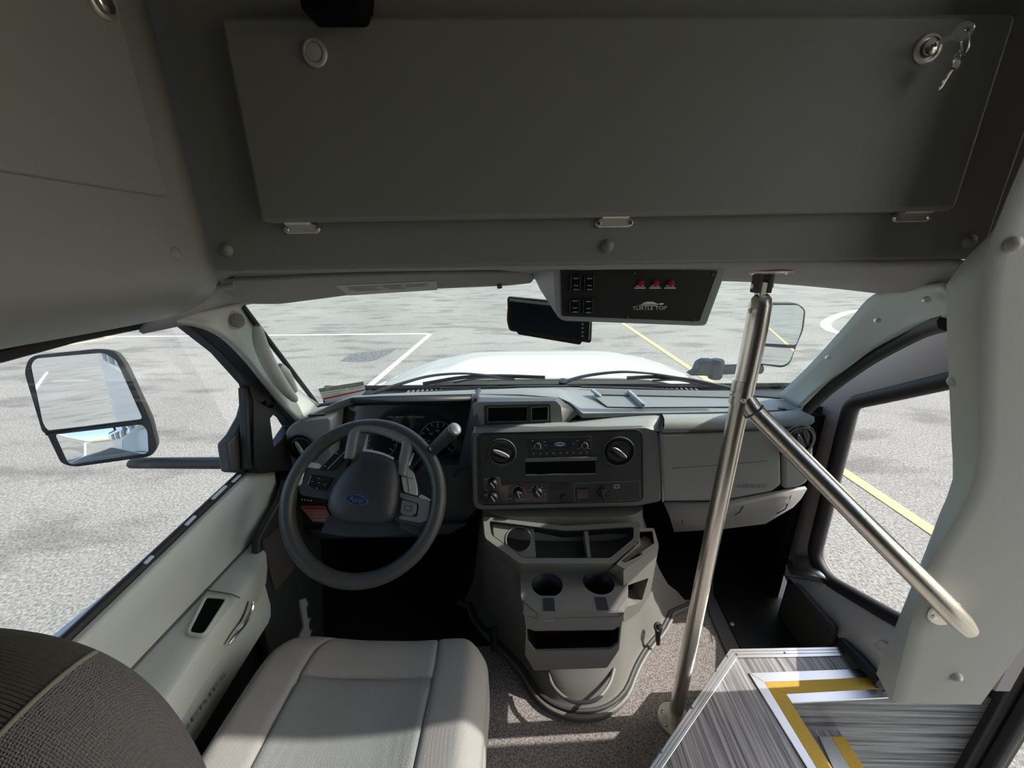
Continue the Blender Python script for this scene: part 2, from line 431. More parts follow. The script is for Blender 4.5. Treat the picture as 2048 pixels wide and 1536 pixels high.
def wiper(loc, arm, blade, label):
    w = thing('wiper', label, 'wiper', loc)
    A = [at(px, py, y=y) for px, py, y in arm]; B = [at(px, py, y=y) for px, py, y in blade]
    obj('wiper_arm', MB().tube(smooth(A, 6), [.011 - .006 * i / (len(A) * 6 - 6) for i in range(len(A) * 6 - 5)], 8, .6), MT['black'], w)
    obj('pivot_cap', MB().lathe([(.0, .012), (.016, .010), (.018, -.01)], A[0], (0, -.3, 1), 16), MT['black'], w)
    obj('wiper_blade', MB().tube(smooth(B, 5), .006, 8, 1.3), MT['black_rubber'], w)
    mid = (B[0] + B[-1]) / 2
    obj('blade_bridge', MB().tube(smooth([B[0] * .75 + B[-1] * .25, mid + V((0, 0, .012)), B[0] * .25 + B[-1] * .75], 5), .004, 6), MT['black'], w)
    return w
wiper((-.5, 1.36, -.5), [(738, 789, 1.33), (800, 768, 1.38), (860, 752, 1.43), (925, 747, 1.45), (985, 752, 1.455), (1010, 757, 1.455)],
      [(846, 768, 1.43), (925, 755, 1.455), (1000, 752, 1.46), (1090, 755, 1.46)], 'black wiper lying at the windshield base in front of the driver')
wiper((.2, 1.42, -.5), [(1126, 765, 1.44), (1170, 752, 1.45), (1235, 744, 1.45), (1290, 746, 1.44), (1345, 753, 1.42), (1370, 758, 1.41)],
      [(1254, 756, 1.43), (1310, 754, 1.43), (1380, 760, 1.40), (1462, 777, 1.37)], 'black wiper lying at the windshield base ahead of the grab pole')

# ------------------------------------------------------------------ windshield and its pillars
def ws(u, v):
    """point of the windshield glass: u 0..1 left to right, v 0..1 bottom to top"""
    B = [(-.705, 1.215), (-.56, 1.275), (-.30, 1.36), (.0, 1.405), (.20, 1.405), (.45, 1.375), (.71, 1.31), (.92, 1.25)]
    T = [(-.655, .895), (-.52, .945), (-.28, .985), (.0, 1.0), (.2, 1.0), (.45, .985), (.68, .955), (.865, .935)]
    k = u * 7; i = min(6, int(k)); f = k - i
    b = [B[i][j] * (1 - f) + B[i + 1][j] * f for j in (0, 1)]; t = [T[i][j] * (1 - f) + T[i + 1][j] * f for j in (0, 1)]
    zt = -.052 - .05 * abs(2 * u - 1) ** 2.5
    return V((b[0] * (1 - v) + t[0] * v, b[1] * (1 - v) + t[1] * v, -.478 * (1 - v) + zt * v))
struct('window_1', MB().grid([[ws(u / 28, v / 10) for u in range(29)] for v in range(11)]), MT['glass'])
struct('trim_19', MB().loft([[V((-.72, 1.17, -.49)), V((-.72, 1.43, -.50)), V((-.72, 1.43, -.53)), V((-.72, 1.17, -.53))]] + [[ws(u / 28, 0) + V((0, -.035, -.012)), V((ws(u / 28, 0).x, 1.43, -.50)), V((ws(u / 28, 0).x, 1.43, -.53)), ws(u / 28, 0) + V((0, -.035, -.05))] for u in range(29)] + [[V((.98, 1.20, -.485)), V((.98, 1.43, -.50)), V((.98, 1.43, -.53)), V((.98, 1.20, -.53))]]), MT['black'])  # closing strip added to stop sun leaking in behind the dash
for nm, u0 in (('trim_6', 0), ('trim_7', 1)):
    struct(nm, MB().tube([ws(u0, v / 10) for v in range(11)], .007, 8), MT['black_rubber'])
struct('trim_8', MB().tube([ws(u / 28, 0) for u in range(29)], .006, 8), MT['black_rubber'])

# left pillar trim
def strip(a, b, n=5):
    """rows between two pixel+depth edges"""
    A = smooth([at(x, y, y=d) for x, y, d in a], n); B = smooth([at(x, y, y=d) for x, y, d in b], n)
    return A, B
def sheet(A, B, m=6, bulge=0, dirn=(0, -1, 0)):
    rows = []
    for a, b in zip(A, B):
        rows.append([a * (1 - k / m) + b * (k / m) + V(dirn) * (bulge * math.sin(math.pi * k / m)) for k in range(m + 1)])
    return MB().grid(rows)
pl = sroot('trim_9', (-.68, 1.0, -.47))
A, B = strip([(483, 604, .895), (500, 640, .93), (515, 672, .955), (531, 704, .985), (556, 742, 1.04), (590, 778, 1.115), (636, 810, 1.20)],
             [(318, 642, .725), (392, 650, .775), (446, 675, .83), (492, 720, .895), (528, 765, .955), (560, 805, 1.005), (598, 842, 1.05)])
obj('pillar_cover', sheet(A, B, 6, .012), MT['trim_light'], pl, solid=.012)
c = at(471, 641, y=.868); 
nrm = (V((.75, -.62, .1))).normalized()
obj('tweeter', MB().lathe([(.0, .007), (.012, .007), (.0165, .004), (.018, -.006)], c, nrm, 24), MT['grille_grey'], pl)
obj('tweeter_ring', MB().torus(c + nrm * .003, nrm, .0178, .0025, 28, 8), MT['trim_light'], pl)
gh = thing('grab_bar', 'pale grey grab handle fixed to the left windshield pillar', 'handle', (-.62, .95, -.3))
P = smooth([at(x, y, y=d) for x, y, d in ((514, 652, .885), (522, 690, .90), (541, 733, .93), (566, 772, .985), (592, 802, 1.04))], 7)
obj('grip', MB().tube(P, [.006 + .011 * math.sin(math.pi * min(1, max(0, i / (len(P) - 1)))) ** .4 for i in range(len(P))], 12, .75), MT['trim_light'], gh)
P2 = smooth([at(x, y, y=d) for x, y, d in ((556, 733, 1.0), (572, 750, 1.02), (590, 782, 1.06))], 6)
obj('mount', MB().tube(P2, [.012, .014, .015, .015, .015, .016, .015, .014, .013, .012, .011, .010, .008][:len(P2)], 10), MT['trim_light'], gh)

# right pillar trim
pr = sroot('trim_10', (.9, 1.0, -.47))
A, B = strip([(1893, 566, .70), (1830, 572, .82), (1752, 588, .935), (1700, 643, 1.0), (1645, 705, 1.08), (1595, 757, 1.17), (1556, 792, 1.24)],
             [(1898, 634, .70), (1868, 642, .76), (1825, 658, .84), (1745, 700, .95), (1690, 738, 1.02), (1645, 772, 1.07), (1600, 814, 1.115)])
obj('pillar_cover', sheet(A, B, 6, .02), MT['trim_light'], pr, solid=.012)
for x, y, d in ((1853, 600, .765), (1755, 641, .915), (1656, 716, 1.035)):
    obj('screw', MB().lathe([(.0, .006), (.005, .005), (.007, 0)], at(x, y, y=d - .02), (-.4, -.9, .1), 12), MT['nickel'], pr)
struct('trim_11', MB().tube(smooth([at(x, y, y=d) for x, y, d in ((1900, 644, .71), (1868, 652, .775), (1825, 670, .86), (1745, 714, .97), (1690, 752, 1.04), (1645, 788, 1.09), (1606, 826, 1.14))], 6), .017, 10), MT['black_rubber'])

# passenger side fixed window in a black gasket, set in a grey-pink shell
XW = 1.0; PW = PX(XW)
hole = rnd(PW.pts([(1703, 806), (1745, 797)]) + [V((XW, .645, -.14)), V((XW, .645, -.86))] + PW.pts([(1790, 1238), (1655, 1160), (1627, 1110)]), .05)
out = [at(1632, 775, x=XW), at(1745, 685, x=XW), at(1890, 610, x=XW), V((XW, .60, -.03)), V((XW, .60, -.895)), V((XW, .736, -.95)), V((XW, .736, -1.30)), V((XW, 1.0, -1.30)), at(1568, 1150, x=XW), at(1620, 830, x=XW)]
struct('trim_12', MB().holes(out, [hole], (.03, 0, 0)), MT['pink_fibre'])
gk = MB()
N = len(hole); ctr = sum(hole, V()) / N
gk.tube(hole + hole[:1], .021, 10, caps=False)
struct('trim_13', gk, MT['black_rubber'])
struct('window_3', MB().prism(hole, (.003, 0, 0)), MT['glass_side'])

struct('trim_20', MB().box((.750, .69, -.016), (1.25, .73, .60)), MT['vinyl_grey'])
# headliner cloth over the windshield
def hl(x, t):
    """x across, t 0 rear .. 1 at the windshield header"""
    e = max(0, (-.60 - x)) * 1.05 + max(0, x - .72) * .28
    u = (x + .66) / 1.53; yf = ws(min(1, max(0, u)), 1).y + .012
    zf = (-.054 - .045 * abs(2 * u - 1) ** 2.5) if u > .43 else (-.054 - .045 * abs(2 * u - 1) ** 2.5)
    y = .682 + (yf - .682) * t; z0 = -.0185 - e
    q = t if x > .1 else t ** (1 + 4 * min(1, max(0, (.1 - x) / .2)))
    return V((x, y, z0 + (min(zf, z0) - z0) * q - (.012 if x > .1 else .012 * max(0, (x + .1) / .2) if x > -.1 else 0) * math.sin(math.pi * t)))
rows = [[hl(-.70 + 1.65 * i / 40, j / 10) for j in range(11)] for i in range(41)]
struct('trim_14', MB().grid(rows), MT['cloth_liner'], solid=.008)
# ------------------------------------------------------------------ overhead cabinets
def button_cap(c, n, par, r=.0105, m='vinyl_grey'):
    return obj('screw_cover', MB().lathe([(.0, .0085), (r * .6, .007), (r * .93, .004), (r, 0), (r, -.003)], c, n, 20), MT[m], par)
PB = PY(.68)
oc = thing('overhead_cabinet', 'wide grey vinyl overhead cabinet across the front above the windshield', 'cabinet', (CX, .68, -.016))
obj('cabinet_body', MB().box((-.66, .68, -.017), (.748, 1.0, .60)), MT['vinyl_grey'], oc, bevel=.006, seg=3)
PD = PY(.660)
dr = obj('cabinet_door', MB().prism(rnd(PD.pts([(435, 30), (2040, 24), (1913, 421), (520, 446)]), .012), (0, .0205, 0)), MT['vinyl_grey'], oc, bevel=.007, seg=3)
def hinge(px, py, par):
    c = PB.px(px, py); h = obj('hinge', MB().prism(rnd([c + V((-.032, 0, -.002)), c + V((-.026, 0, -.009)), c + V((.026, 0, -.009)), c + V((.032, 0, -.002)), c + V((.024, 0, .006)), c + V((-.024, 0, .006))], .004), (0, -.004, 0)), MT['nickel'], par, bevel=.0012)
    obj('hinge_pin', MB().tube([c + V((-.021, -.010, .008)), c + V((.021, -.010, .008))], .0048, 10), MT['nickel'], h)
    for s in (-1, 1):
        obj('screw', MB().lathe([(.0, .0025), (.003, .002), (.0042, 0)], c + V((s * .025, -.004, -.002)), (0, -1, 0), 12), MT['chrome'], h)
for p in ((605, 456), (1228, 443), (1822, 432)): hinge(*p, oc)
for p in ((454, 500), (1215, 492), (1937, 482)): button_cap(PB.px(*p), (0, -1, 0), oc)
def latch(c, n, par, key=False):
    l = obj('latch', MB().lathe([(.0155, -.002), (.0175, .001), (.0165, .004), (.0135, .005), (.0125, .0015), (.0, .001)], c, n, 28), MT['nickel'], par)
    obj('latch_button', MB().lathe([(.0, .011 if key else .006), (.008, .0105 if key else .0055), (.0105, .009 if key else .0045), (.011, 0)], c, n, 24), MT['chrome' if key else 'nickel'], l)
latch(PD.px(631, 107), (0, -1, 0), oc)
kc = PD.px(1853, 99); latch(kc, (0, -1, 0), oc, True)
ky = thing('key_ring', 'two small silver keys hanging in the right cabinet lock', 'keys', kc)
def key(c, d, n, nm):
    """flat key: bow centre c, blade direction d, face normal n"""
    d = V(d).normalized(); n = V(n).normalized(); s = d.cross(n); c = V(c)
    bow = circ(c, n, .0105, 20); hl = circ(c - d * .004, n, .003, 10)
    k = obj('key', MB().holes([p - n * .001 for p in bow], [[p - n * .001 for p in hl]], n * .002), MT['chrome'], ky)
    b = [c + d * .008 - s * .0035, c + d * .030 - s * .003, c + d * .034, c + d * .031 + s * .0022, c + d * .027 + s * .001, c + d * .024 + s * .003, c + d * .019 + s * .0012, c + d * .015 + s * .003, c + d * .008 + s * .0035]
    obj('key_blade', MB().prism([p - n * .0008 for p in b], n * .0016), MT['chrome'], k)
key(kc + V((.010, -.036, .004)), (-.28, 1, -.1), (.75, .2, .35), 'key')
key(kc + V((.017, -.031, -.024)), (-.3, .1, -1), (.5, -.85, 0), 'key')
obj('ring', MB().torus(kc + V((.016, -.036, -.008)), (.8, -.5, .3), .013, .0011, 32, 8), MT['chrome'], ky)
# black rounded box above the cabinet door
bb = thing('black_box', 'black rounded box under the ceiling above the overhead cabinet door', 'box', at(655, 5, y=.655))
obj('box_body', MB().prism(rnd(PY(.62).pts([(592, -60), (722, -60), (716, 20), (600, 20)]), .008), (0, .052, 0)), MT['void'], bb, bevel=.004)

# driver-side cabinet along the left
oc2 = thing('overhead_cabinet', 'grey vinyl cabinet along the left side above the driver door', 'cabinet', (-.52, .3, -.1))
prof = [(-.527, .60), (-.520, -.002), (-.521, -.022), (-.527, -.038), (-.540, -.053), (-.562, -.068), (-.60, -.084), (-.645, -.096), (-.70, -.106), (-.74, -.108)]
def prow(y, k=0):
    r = []
    for i, (x, z) in enumerate(prof):
        w = max(0, i - 1) / 8
        r.append(V((x - .006 * k, y - .055 * k * w ** .6 if k else y, z)))
    return r
rows = [[V((x, y, z)) for x, z in prof] for y in (-1.2, -.4, 0, .2, .4, .55, .60)]
# rounded front corner of the lower roll
rows.append([V((x, .635 - (.012 if i > 3 else 0), z)) for i, (x, z) in enumerate(prof)])
rows.append([V((x - .004 * (i > 0), .665 + .025 * (i / 9), z)) for i, (x, z) in enumerate(prof)])
obj('cabinet_body', MB().grid(rows), MT['vinyl_grey'], oc2, solid=.006, sharp=50)
PLD = PX(-.512)
obj('cabinet_door', MB().prism(rnd([V((-.512, .606, .087)), V((-.512, .606, .57)), V((-.512, -.7, .57)), V((-.512, -.7, .083))], .01), (-.012, 0, 0)), MT['vinyl_grey'], oc2, bevel=.005, seg=3)
latch(at(200, 6, x=-.512), (1, 0, 0), oc2, True)
button_cap(at(347, 507, x=-.521), (1, 0, 0), oc2)

# padded pillar panel on the right
pp = thing('pillar_panel', 'light grey padded pillar panel between the cab and the entry door', 'panel', (.8, .6, -.88))
near = [(2180, 40), (2048, 326), (1992, 462), (1967, 545), (1960, 700), (1958, 905), (1950, 960), (1925, 1020), (1848, 1168), (1782, 1419)]
far = [(2178, 40), (2045, 326), (1986, 462), (1900, 545), (1893, 575), (1895, 700), (1903, 880), (1905, 962), (1880, 1025), (1832, 1150), (1755, 1340)]
YN, YF = .575, .635
nn = smooth([at(x, y, y=YN) for x, y in near], 4); ff = smooth([at(x, y, y=YF) for x, y in far], 4)
zs = [p.z for p in nn]
def fx(z, L):
    for a, b in zip(L, L[1:]):
        if a.z >= z >= b.z: return a.x + (b.x - a.x) * (a.z - z) / max(1e-6, a.z - b.z)
    return L[0].x if z > L[0].z else L[-1].x
rows = []
zt, zb = .60, -.898
for k in range(40):
    z = zt + (zb - zt) * k / 39
    xn, xf = fx(z, nn), fx(z, ff); xr = .944 + (z + .898) * .13
    r = .012
    rows.append([V((xr, YN, z)), V((xn + .03, YN, z)), V((xn + r, YN + .001, z)), V((xn + .003, YN + .005, z)), V((xn + (xf - xn) * .18, YN + .014, z)), V((xn + (xf - xn) * .85, YF - .01, z)), V((xf, YF, z)), V((xr, YF, z))])
obj('panel_body', MB().loft(rows), MT['vinyl_pillar'], pp, sharp=60)
for (x, y), n, yy in (((2025, 488), (0, -1, 0), YN), ((1912, 1353), (0, -1, 0), YN)):
    button_cap(at(x, y, y=yy), n, pp, m='vinyl_pillar')
button_cap(at(1911, 762, y=YF - .008), (-.9, -.45, 0), pp, m='vinyl_pillar')

# sun visor, folded against the header
PV = Pl((0, .872, -.05), (.13, -1, -.35))
sv = thing('sun_visor', 'grey cloth sun visor folded above the driver windshield', 'visor', (-.3, .88, -.05))
vis = rnd(PV.pts([(431, 560), (640, 551), (860, 544), (1060, 541), (1071, 553), (1064, 568), (1018, 573), (860, 580), (706, 591), (560, 610), (500, 610), (450, 590)]), .012)
obj('visor_panel', MB().prism(vis, PV.n * -.018), MT['visor_cloth'], sv, bevel=.006, seg=3)
lb = PV.off(.0012)
obj('warning_label', MB().prism(lb.pts([(670, 571), (873, 562), (875, 580), (697, 591)]), PV.n * -.0008), MT['label_white'], sv)
l2 = PV.off(.0020)
def vline(x0, y0, x1, y1, w, m, nm):
    a, b = l2.px(x0, y0), l2.px(x1, y1); return MB().bar(a, b, w, .0004, up=PV.n)
mb = MB()
for i, (fx0, fx1) in enumerate(((.05, .38), (.05, .33), (.08, .38), (.42, .62), (.42, .60), (.44, .62), (.66, .9), (.66, .86))):
    row = [.3, .5, .7][i % 3]
    xa = 680 + 190 * fx0 + 18 * row; xb = 680 + 190 * fx1 + 18 * row
    ya = 571 + 17 * row - (xa - 680) * .045; yb = 571 + 17 * row - (xb - 680) * .045
    mb.v, mb.f = mb.v, mb.f
    t = vline(xa, ya, xb, yb, .0016, None, ''); mb.add(t.v, t.f)
obj('label_print', mb, MT['grey_mark'], sv)
obj('visor_clip', MB().bar(PV.px(1004, 572), PV.px(994, 573), .008, .01), MT['dash_mid'], sv, bevel=.002)
obj('visor_pivot', MB().tube([PV.px(440, 575) + V((-.02, .02, .02)), PV.px(440, 575), PV.px(470, 572)], .007, 10), MT['trim_light'], sv)

# ------------------------------------------------------------------ overhead switch console
PSW = Pl((.2, .700, -.06), (0, -1, -.12))
sw = thing('switch_panel', 'black switch panel in a grey housing below the overhead cabinet', 'panel', (.2, .75, -.13))
face = rnd(PSW.pts([(1107, 536), (1455, 534), (1412, 651), (1392, 652), (1126, 642), (1113, 632)]), .006)
back = [p + V((0, .17, -.012)) for p in PSW.pts([(1065, 532), (1490, 527), (1425, 590), (1410, 596), (1120, 590), (1090, 585)])]
back = rnd(back, .006)
obj('housing', MB().loft([face, back]), MT['dash_light'], sw, bevel=.003, sharp=30)
pf = PSW.off(.0015)
fp = rnd(pf.pts([(1121, 538), (1436, 541), (1399, 643), (1124, 632)]), .004)
obj('faceplate', MB().prism(fp, PSW.n * -.003), MT['black'], sw)
pw = PSW.off(.006); ux = V((1, 0, 0)); uz = V((0, -.12, 1)).normalized()
for x, y, w, h in ((1152, 567, 20, 32), (1179, 567, 20, 32), (1150, 612, 20, 28), (1177, 613, 20, 30)):
    q = pw.pts([(x - w / 2, y - h / 2), (x + w / 2, y - h / 2), (x + w / 2 - 1, y + h / 2), (x - w / 2 - 1, y + h / 2)])
    s = obj('rocker_switch', MB().prism(rnd(q, .002), PSW.n * -.006), MT['black_gloss'], sw, bevel=.0012)
    mb = MB()
    for dy, ww in ((-10, 10), (4, 9), (12, 10)):
        p = PSW.off(.0066); t = MB().bar(p.px(x - ww / 2, y + dy), p.px(x + ww / 2, y + dy), .0016, .0003, up=PSW.n); mb.add(t.v, t.f)
    obj('switch_print', mb, MT['grey_mark'], s)
pt = PSW.off(.002)
for x, y, s1, s2 in ((1281, 566, 'WHEELCHAIR', 'LIFT DOOR'), (1311, 566, 'REAR', 'EMERGENCY'), (1341, 566, 'WARNING', 'DOOR OPEN')):
    obj('warning_lamp', MB().lathe([(.0, .008), (.003, .0075), (.005, .005), (.0055, 0)], pt.px(x, y), PSW.n, 16), MT['red_lamp'], sw)
    mb = MB()
    for dy, w in ((6, 16), (10, 23)):
        t = MB().bar(pt.px(x - w / 2 - 1, y + dy), pt.px(x + w / 2 - 1, y + dy), .0018, .0003, up=PSW.n); mb.add(t.v, t.f)
    obj('lamp_print', mb, MT['white_mark'], sw)
text('lettering', 'TURTLE TOP', pt.px(1299, 616), ux, uz, (pt.px(1334, 616) - pt.px(1266, 616)).length, MT['white_mark'], sw, height=.0065)
mb = MB()
sh = [(1284, 608), (1288, 605), (1294, 603.5), (1300, 603), (1307, 604), (1313, 606.5), (1317, 609), (1312, 609.5), (1303, 608.5), (1294, 608)]
mb.prism(pt.pts(sh), PSW.n * .0004)
mb.prism(pt.pts([(1316, 607.5), (1322, 606), (1328, 606.5), (1326, 609), (1320, 610)]), PSW.n * .0004)
mb.prism(pt.pts([(1274, 611.5), (1285, 609), (1298, 609.5), (1312, 611), (1318, 612.5), (1304, 611.5), (1288, 610.8)]), PSW.n * .0004)
obj('turtle_emblem', mb, MT['white_mark'], sw)
for x, y in ((1268, 546), (1425, 549), (1253, 635), (1386, 641)):
    obj('screw', MB().lathe([(.0, .0015), (.002, .001), (.003, 0)], pt.px(x, y), PSW.n, 10), MT['black_gloss'], sw)

# ------------------------------------------------------------------ rear-view monitor
PM = Pl((.06, .93, -.15), (-.03, -1, .05))
mo = thing('rear_view_monitor', 'black rear-view monitor with a blank glossy screen by the windshield', 'monitor', (.06, .95, -.2))
ol = rnd(PM.pts([(1014, 594), (1120, 604), (1186, 616), (1183, 687), (1100, 675), (1018, 662), (1013, 640), (1015, 615)]), .008)
obj('monitor_housing', MB().prism(ol, (0, .03, 0)), MT['black'], mo, bevel=.004, seg=3)
p1 = PM.off(.0015)
obj('screen', MB().prism(rnd(p1.pts([(1026, 607), (1168, 622), (1164, 681), (1028, 659)]), .003), PM.n * -.002), MT['screen_dark'], mo)
obj('top_strip', MB().prism(p1.pts([(1018, 596), (1180, 614), (1180, 620), (1018, 602)]), PM.n * -.002), MT['silver_plastic'], mo)
obj('lower_bar', MB().prism(rnd(PM.pts([(1033, 662), (1165, 683), (1160, 690), (1036, 669)]), .004), (0, .028, 0)), MT['black'], mo, bevel=.003)
mb = MB()
for k in range(5):
    q = PM.off(.002); t = MB().bar(q.px(1163, 640 + k * 8), q.px(1167, 640.5 + k * 8), .004, .0004, up=PM.n); mb.add(t.v, t.f)
obj('button_marks', mb, MT['grey_mark'], mo)
obj('side_edge', MB().prism(p1.pts([(1180, 622), (1182.5, 622), (1179, 680), (1177, 680)]), PM.n * -.002), MT['silver_plastic'], mo)
obj('mount_arm', MB().tube([PM.px(1110, 620) + V((0, .028, 0)), PM.px(1115, 590) + V((0, .05, 0)), PM.px(1120, 560) + V((0, .055, 0))], .010, 10), MT['black'], mo)
# ------------------------------------------------------------------ driver door (left)
d1 = sroot('door_1', (-.72, .5, -1.2))
# inner panel: cross-sections in x,z extruded along y
prof = [(-.790, -.618), (-.757, -.606), (-.738, -.612), (-.730, -.634), (-.735, -.665), (-.744, -.70), (-.747, -.735), (-.747, -.95), (-.760, -1.22), (-.790, -1.22)]
def psec(y):
    k = (y - .3) * .106
    return [V((x, y, z + (k if i < 5 else 0))) for i, (x, z) in enumerate(prof)]
obj('inner_panel', MB().loft([psec(y) for y in (-.10, .1, .3, .5, .7, .8, .9, .96, 1.0)]), MT['door_grey'], d1, bevel=.004)
# armrest with pull cup
zt = -.735
EX = [(-.10, -.615), (.2, -.618), (.454, -.636), (.534, -.650), (.662, -.660), (.758, -.672), (.80, -.684), (.845, -.705), (.875, -.738)]
def arm(y, xe):
    b = -.747; e = xe - b
    return [V((b, y, zt)), V((b + e * .55, y, zt + .003)), V((xe - .012, y, zt)), V((xe - .003, y, zt - .006)), V((xe, y, zt - .016)), V((xe - .006, y, zt - .06)), V((xe - .014, y, zt - .095)), V((b, y, zt - .10))]
ar = obj('armrest', MB().loft([arm(y, x) for y, x in EX]), MT['door_grey'], d1, bevel=.002, sharp=45)
lowp = [(.80, -.700), (.77, -.690), (.70, -.686), (.5, -.684), (.2, -.682), (-.10, -.682)]
obj('lower_panel', MB().loft([[V((-.747, y, -.80)), V((x, y, -.82)), V((x, y, -.90)), V((x - .004, y, -.935 - max(0, .65 - y) * .12)), V((-.747, y, -.95 - max(0, .65 - y) * .12))] for y, x in lowp]), MT['door_grey'], d1, bevel=.003)
obj('lower_recess', MB().box((-.748, -.10, -1.20), (-.740, .82, -.94)), MT['black'], d1)  # black sheet puts the shade beside the seat into the door colour
PA = PZ(zt + .004)
cup = [at(*p, z=zt + .0045) for p in ((412, 1193), (456, 1197), (408, 1272), (374, 1268))]
obj('pull_cup', MB().prism(rnd(cup, .012), (0, 0, .0006)), MT['void'], ar)
rim = rnd(cup, .012); obj('cup_rim', MB().tube(rim + rim[:1], .004, 8, caps=False), MT['door_grey'], ar)
sm = [at(*p, z=zt + .005) for p in ((398, 1179), (432, 1183), (462, 1188), (480, 1196))]
obj('seam', MB().tube(sm, .0012, 6), MT['seam'], ar)
obj('upper_seam', MB().tube([V((-.745, y, zt + .002)) for y in (-.05, .3, .6, .86)], .003, 6), MT['seam'], d1)
hx = -.655
P = smooth([at(*p, x=hx) for p in ((505, 1204), (500, 1222), (488, 1245), (470, 1268), (455, 1288))], 6)
obj('door_handle', MB().tube(P, [.004, .0045] + [.006 + .003 * math.sin(math.pi * i / (len(P) - 3)) for i in range(len(P) - 2)], 10, .7), MT['chrome'], d1)
obj('handle_bezel', MB().prism(rnd([p + V((-.02, 0, 0)) for p in [at(*p, x=hx) for p in ((512, 1200), (490, 1205), (448, 1285), (455, 1300), (490, 1255))]], .01), (.006, 0, 0)), MT['dash_mid'], d1, bevel=.002)
text('lettering', 'SERIES', at(410, 1402, x=-.6825), (0, 1, .02), (0, 0, 1), .115, MT['dash_mid'], d1, height=.011, ex=.001)
# belt seal strip with short pale patches
bs = [V((-.752, y, -.600 + (y - .3) * .106)) for y in (-.1, .2, .5, .8, .93)]
obj('belt_seal', MB().tube(bs, .009, 8), MT['black_rubber'], d1)
mb = MB()
for a, b in (((390, 1032), (372, 1050)), ((452, 972), (425, 998)), ((480, 950), (465, 964)), ((305, 1112), (290, 1127))):
    t = MB().bar(at(*a, x=-.742), at(*b, x=-.742), .004, .006, up=(1, 0, 0)); mb.add(t.v, t.f)
obj('seal_patches', mb, MT['label_white'], d1)
# black window frame with the small vent pane
XF = -.742; PF = PX(XF)
fr = PF.pts([(345, 648), (410, 655), (452, 684), (505, 748), (548, 806), (588, 846), (592, 880), (576, 925), (562, 942), (497, 946), (488, 930), (486, 800), (476, 768), (420, 706)])
v1 = PF.pts([(512, 786), (524, 788), (527, 803), (513, 812)])
v2 = PF.pts([(520, 838), (533, 822), (552, 835), (563, 852), (545, 878), (528, 894)])
obj('window_frame', MB().holes(fr, [v1, v2], (.03, 0, 0)), MT['black'], d1, bevel=.003)
obj('vent_pane', MB().prism([p + V((.012, 0, 0)) for p in PF.pts([(508, 780), (560, 830), (568, 870), (520, 900)])], (-.002, 0, 0)), MT['glass_side'], d1)
obj('division_bar', MB().bar(at(486, 775, x=-.728), at(494, 938, x=-.728), .012, .02, up=(1, 0, 0)), MT['black_rubber'], d1, bevel=.003)
obj('frame_channel', MB().tube([at(x, y, x=-.722) for x, y in ((408, 655), (452, 688), (500, 750), (545, 808))], .006, 8), MT['rubber_grey'], d1)
struct('window_2', MB().prism([V((-.752, .93, -.56)), V((-.752, -.1, -.60)), V((-.752, -.1, -.10)), V((-.752, .70, -.11)), V((-.752, .80, -.13))], (-.003, 0, 0)), MT['glass_side'])
struct('trim_15', MB().tube([at(-60, 724, x=-.735), at(0, 713, x=-.735), at(150, 674, x=-.735), at(330, 640, x=-.735), at(410, 653, x=-.735)], .009, 8), MT['black_rubber'])
# kick panel ahead of the door
PK = PX(-.70)
kp = thing('footwell_side_trim', 'dark grey footwell side trim with speaker grille ahead of the driver door', 'panel', (-.70, 1.05, -1.2))
obj('panel_body', MB().prism(PK.pts([(575, 958), (562, 1000), (518, 1078), (508, 1190), (530, 1250), (540, 1330), (650, 1330), (640, 1000)]), (-.02, 0, 0)), MT['dash_dark'], kp, bevel=.004)
obj('speaker_grille', MB().prism(rnd([p + V((.002, 0, 0)) for p in PK.pts([(522, 1082), (572, 1040), (592, 1060), (584, 1140), (556, 1175), (546, 1180)])], .006), (.003, 0, 0)), MT['perforated'], kp)
bh = thing('parking_brake_handle', 'black parking brake release handle under the dash by the left door', 'handle', at(590, 1142, y=.99))
obj('handle', MB().tube(smooth([at(x, y, y=.985) for x, y in ((562, 1150), (575, 1138), (600, 1136), (625, 1133))], 5), [.012, .014, .015, .015, .014, .013, .012, .011, .011, .010, .010, .010, .010, .010, .010, .010][:16], 10, .8), MT['black'], bh)
obj('bezel', MB().prism(rnd(PY(.998).pts([(556, 1132), (632, 1122), (634, 1146), (560, 1164)]), .008), (0, .01, 0)), MT['black_gloss'], bh)

# ------------------------------------------------------------------ left door mirror
PMR = Pl((-1.27, 1.05, -.42), (.428, -.90, .072))
lm = thing('door_mirror', 'large black two-glass door mirror outside the driver window', 'mirror', (-.82, 1.0, -.6))
ho = rnd(PMR.pts([(50, 742), (62, 711), (198, 697), (230, 701), (250, 728), (303, 842), (316, 895), (303, 912), (150, 933), (124, 926), (96, 868), (86, 862)]), .02)
hb = [p - PMR.n * .075 + V((-.03, 0, 0)) for p in [sum(ho, V()) / len(ho) + (q - sum(ho, V()) / len(ho)) * .72 for q in ho]]
obj('mirror_housing', MB().loft([[p - PMR.n * .004 for p in ho], [sum(ho, V()) / len(ho) + (p - sum(ho, V()) / len(ho)) * .97 - PMR.n * .035 for p in ho], hb]), MT['black'], lm, bevel=.006, seg=2, sharp=60)
pg = PMR.off(.001)
obj('upper_glass', MB().prism(rnd(pg.pts([(60, 730), (70, 717), (208, 705), (234, 720), (287, 838), (182, 851), (94, 863), (84, 847)]), .012), PMR.n * -.003), MT['mirror_glass'], lm)
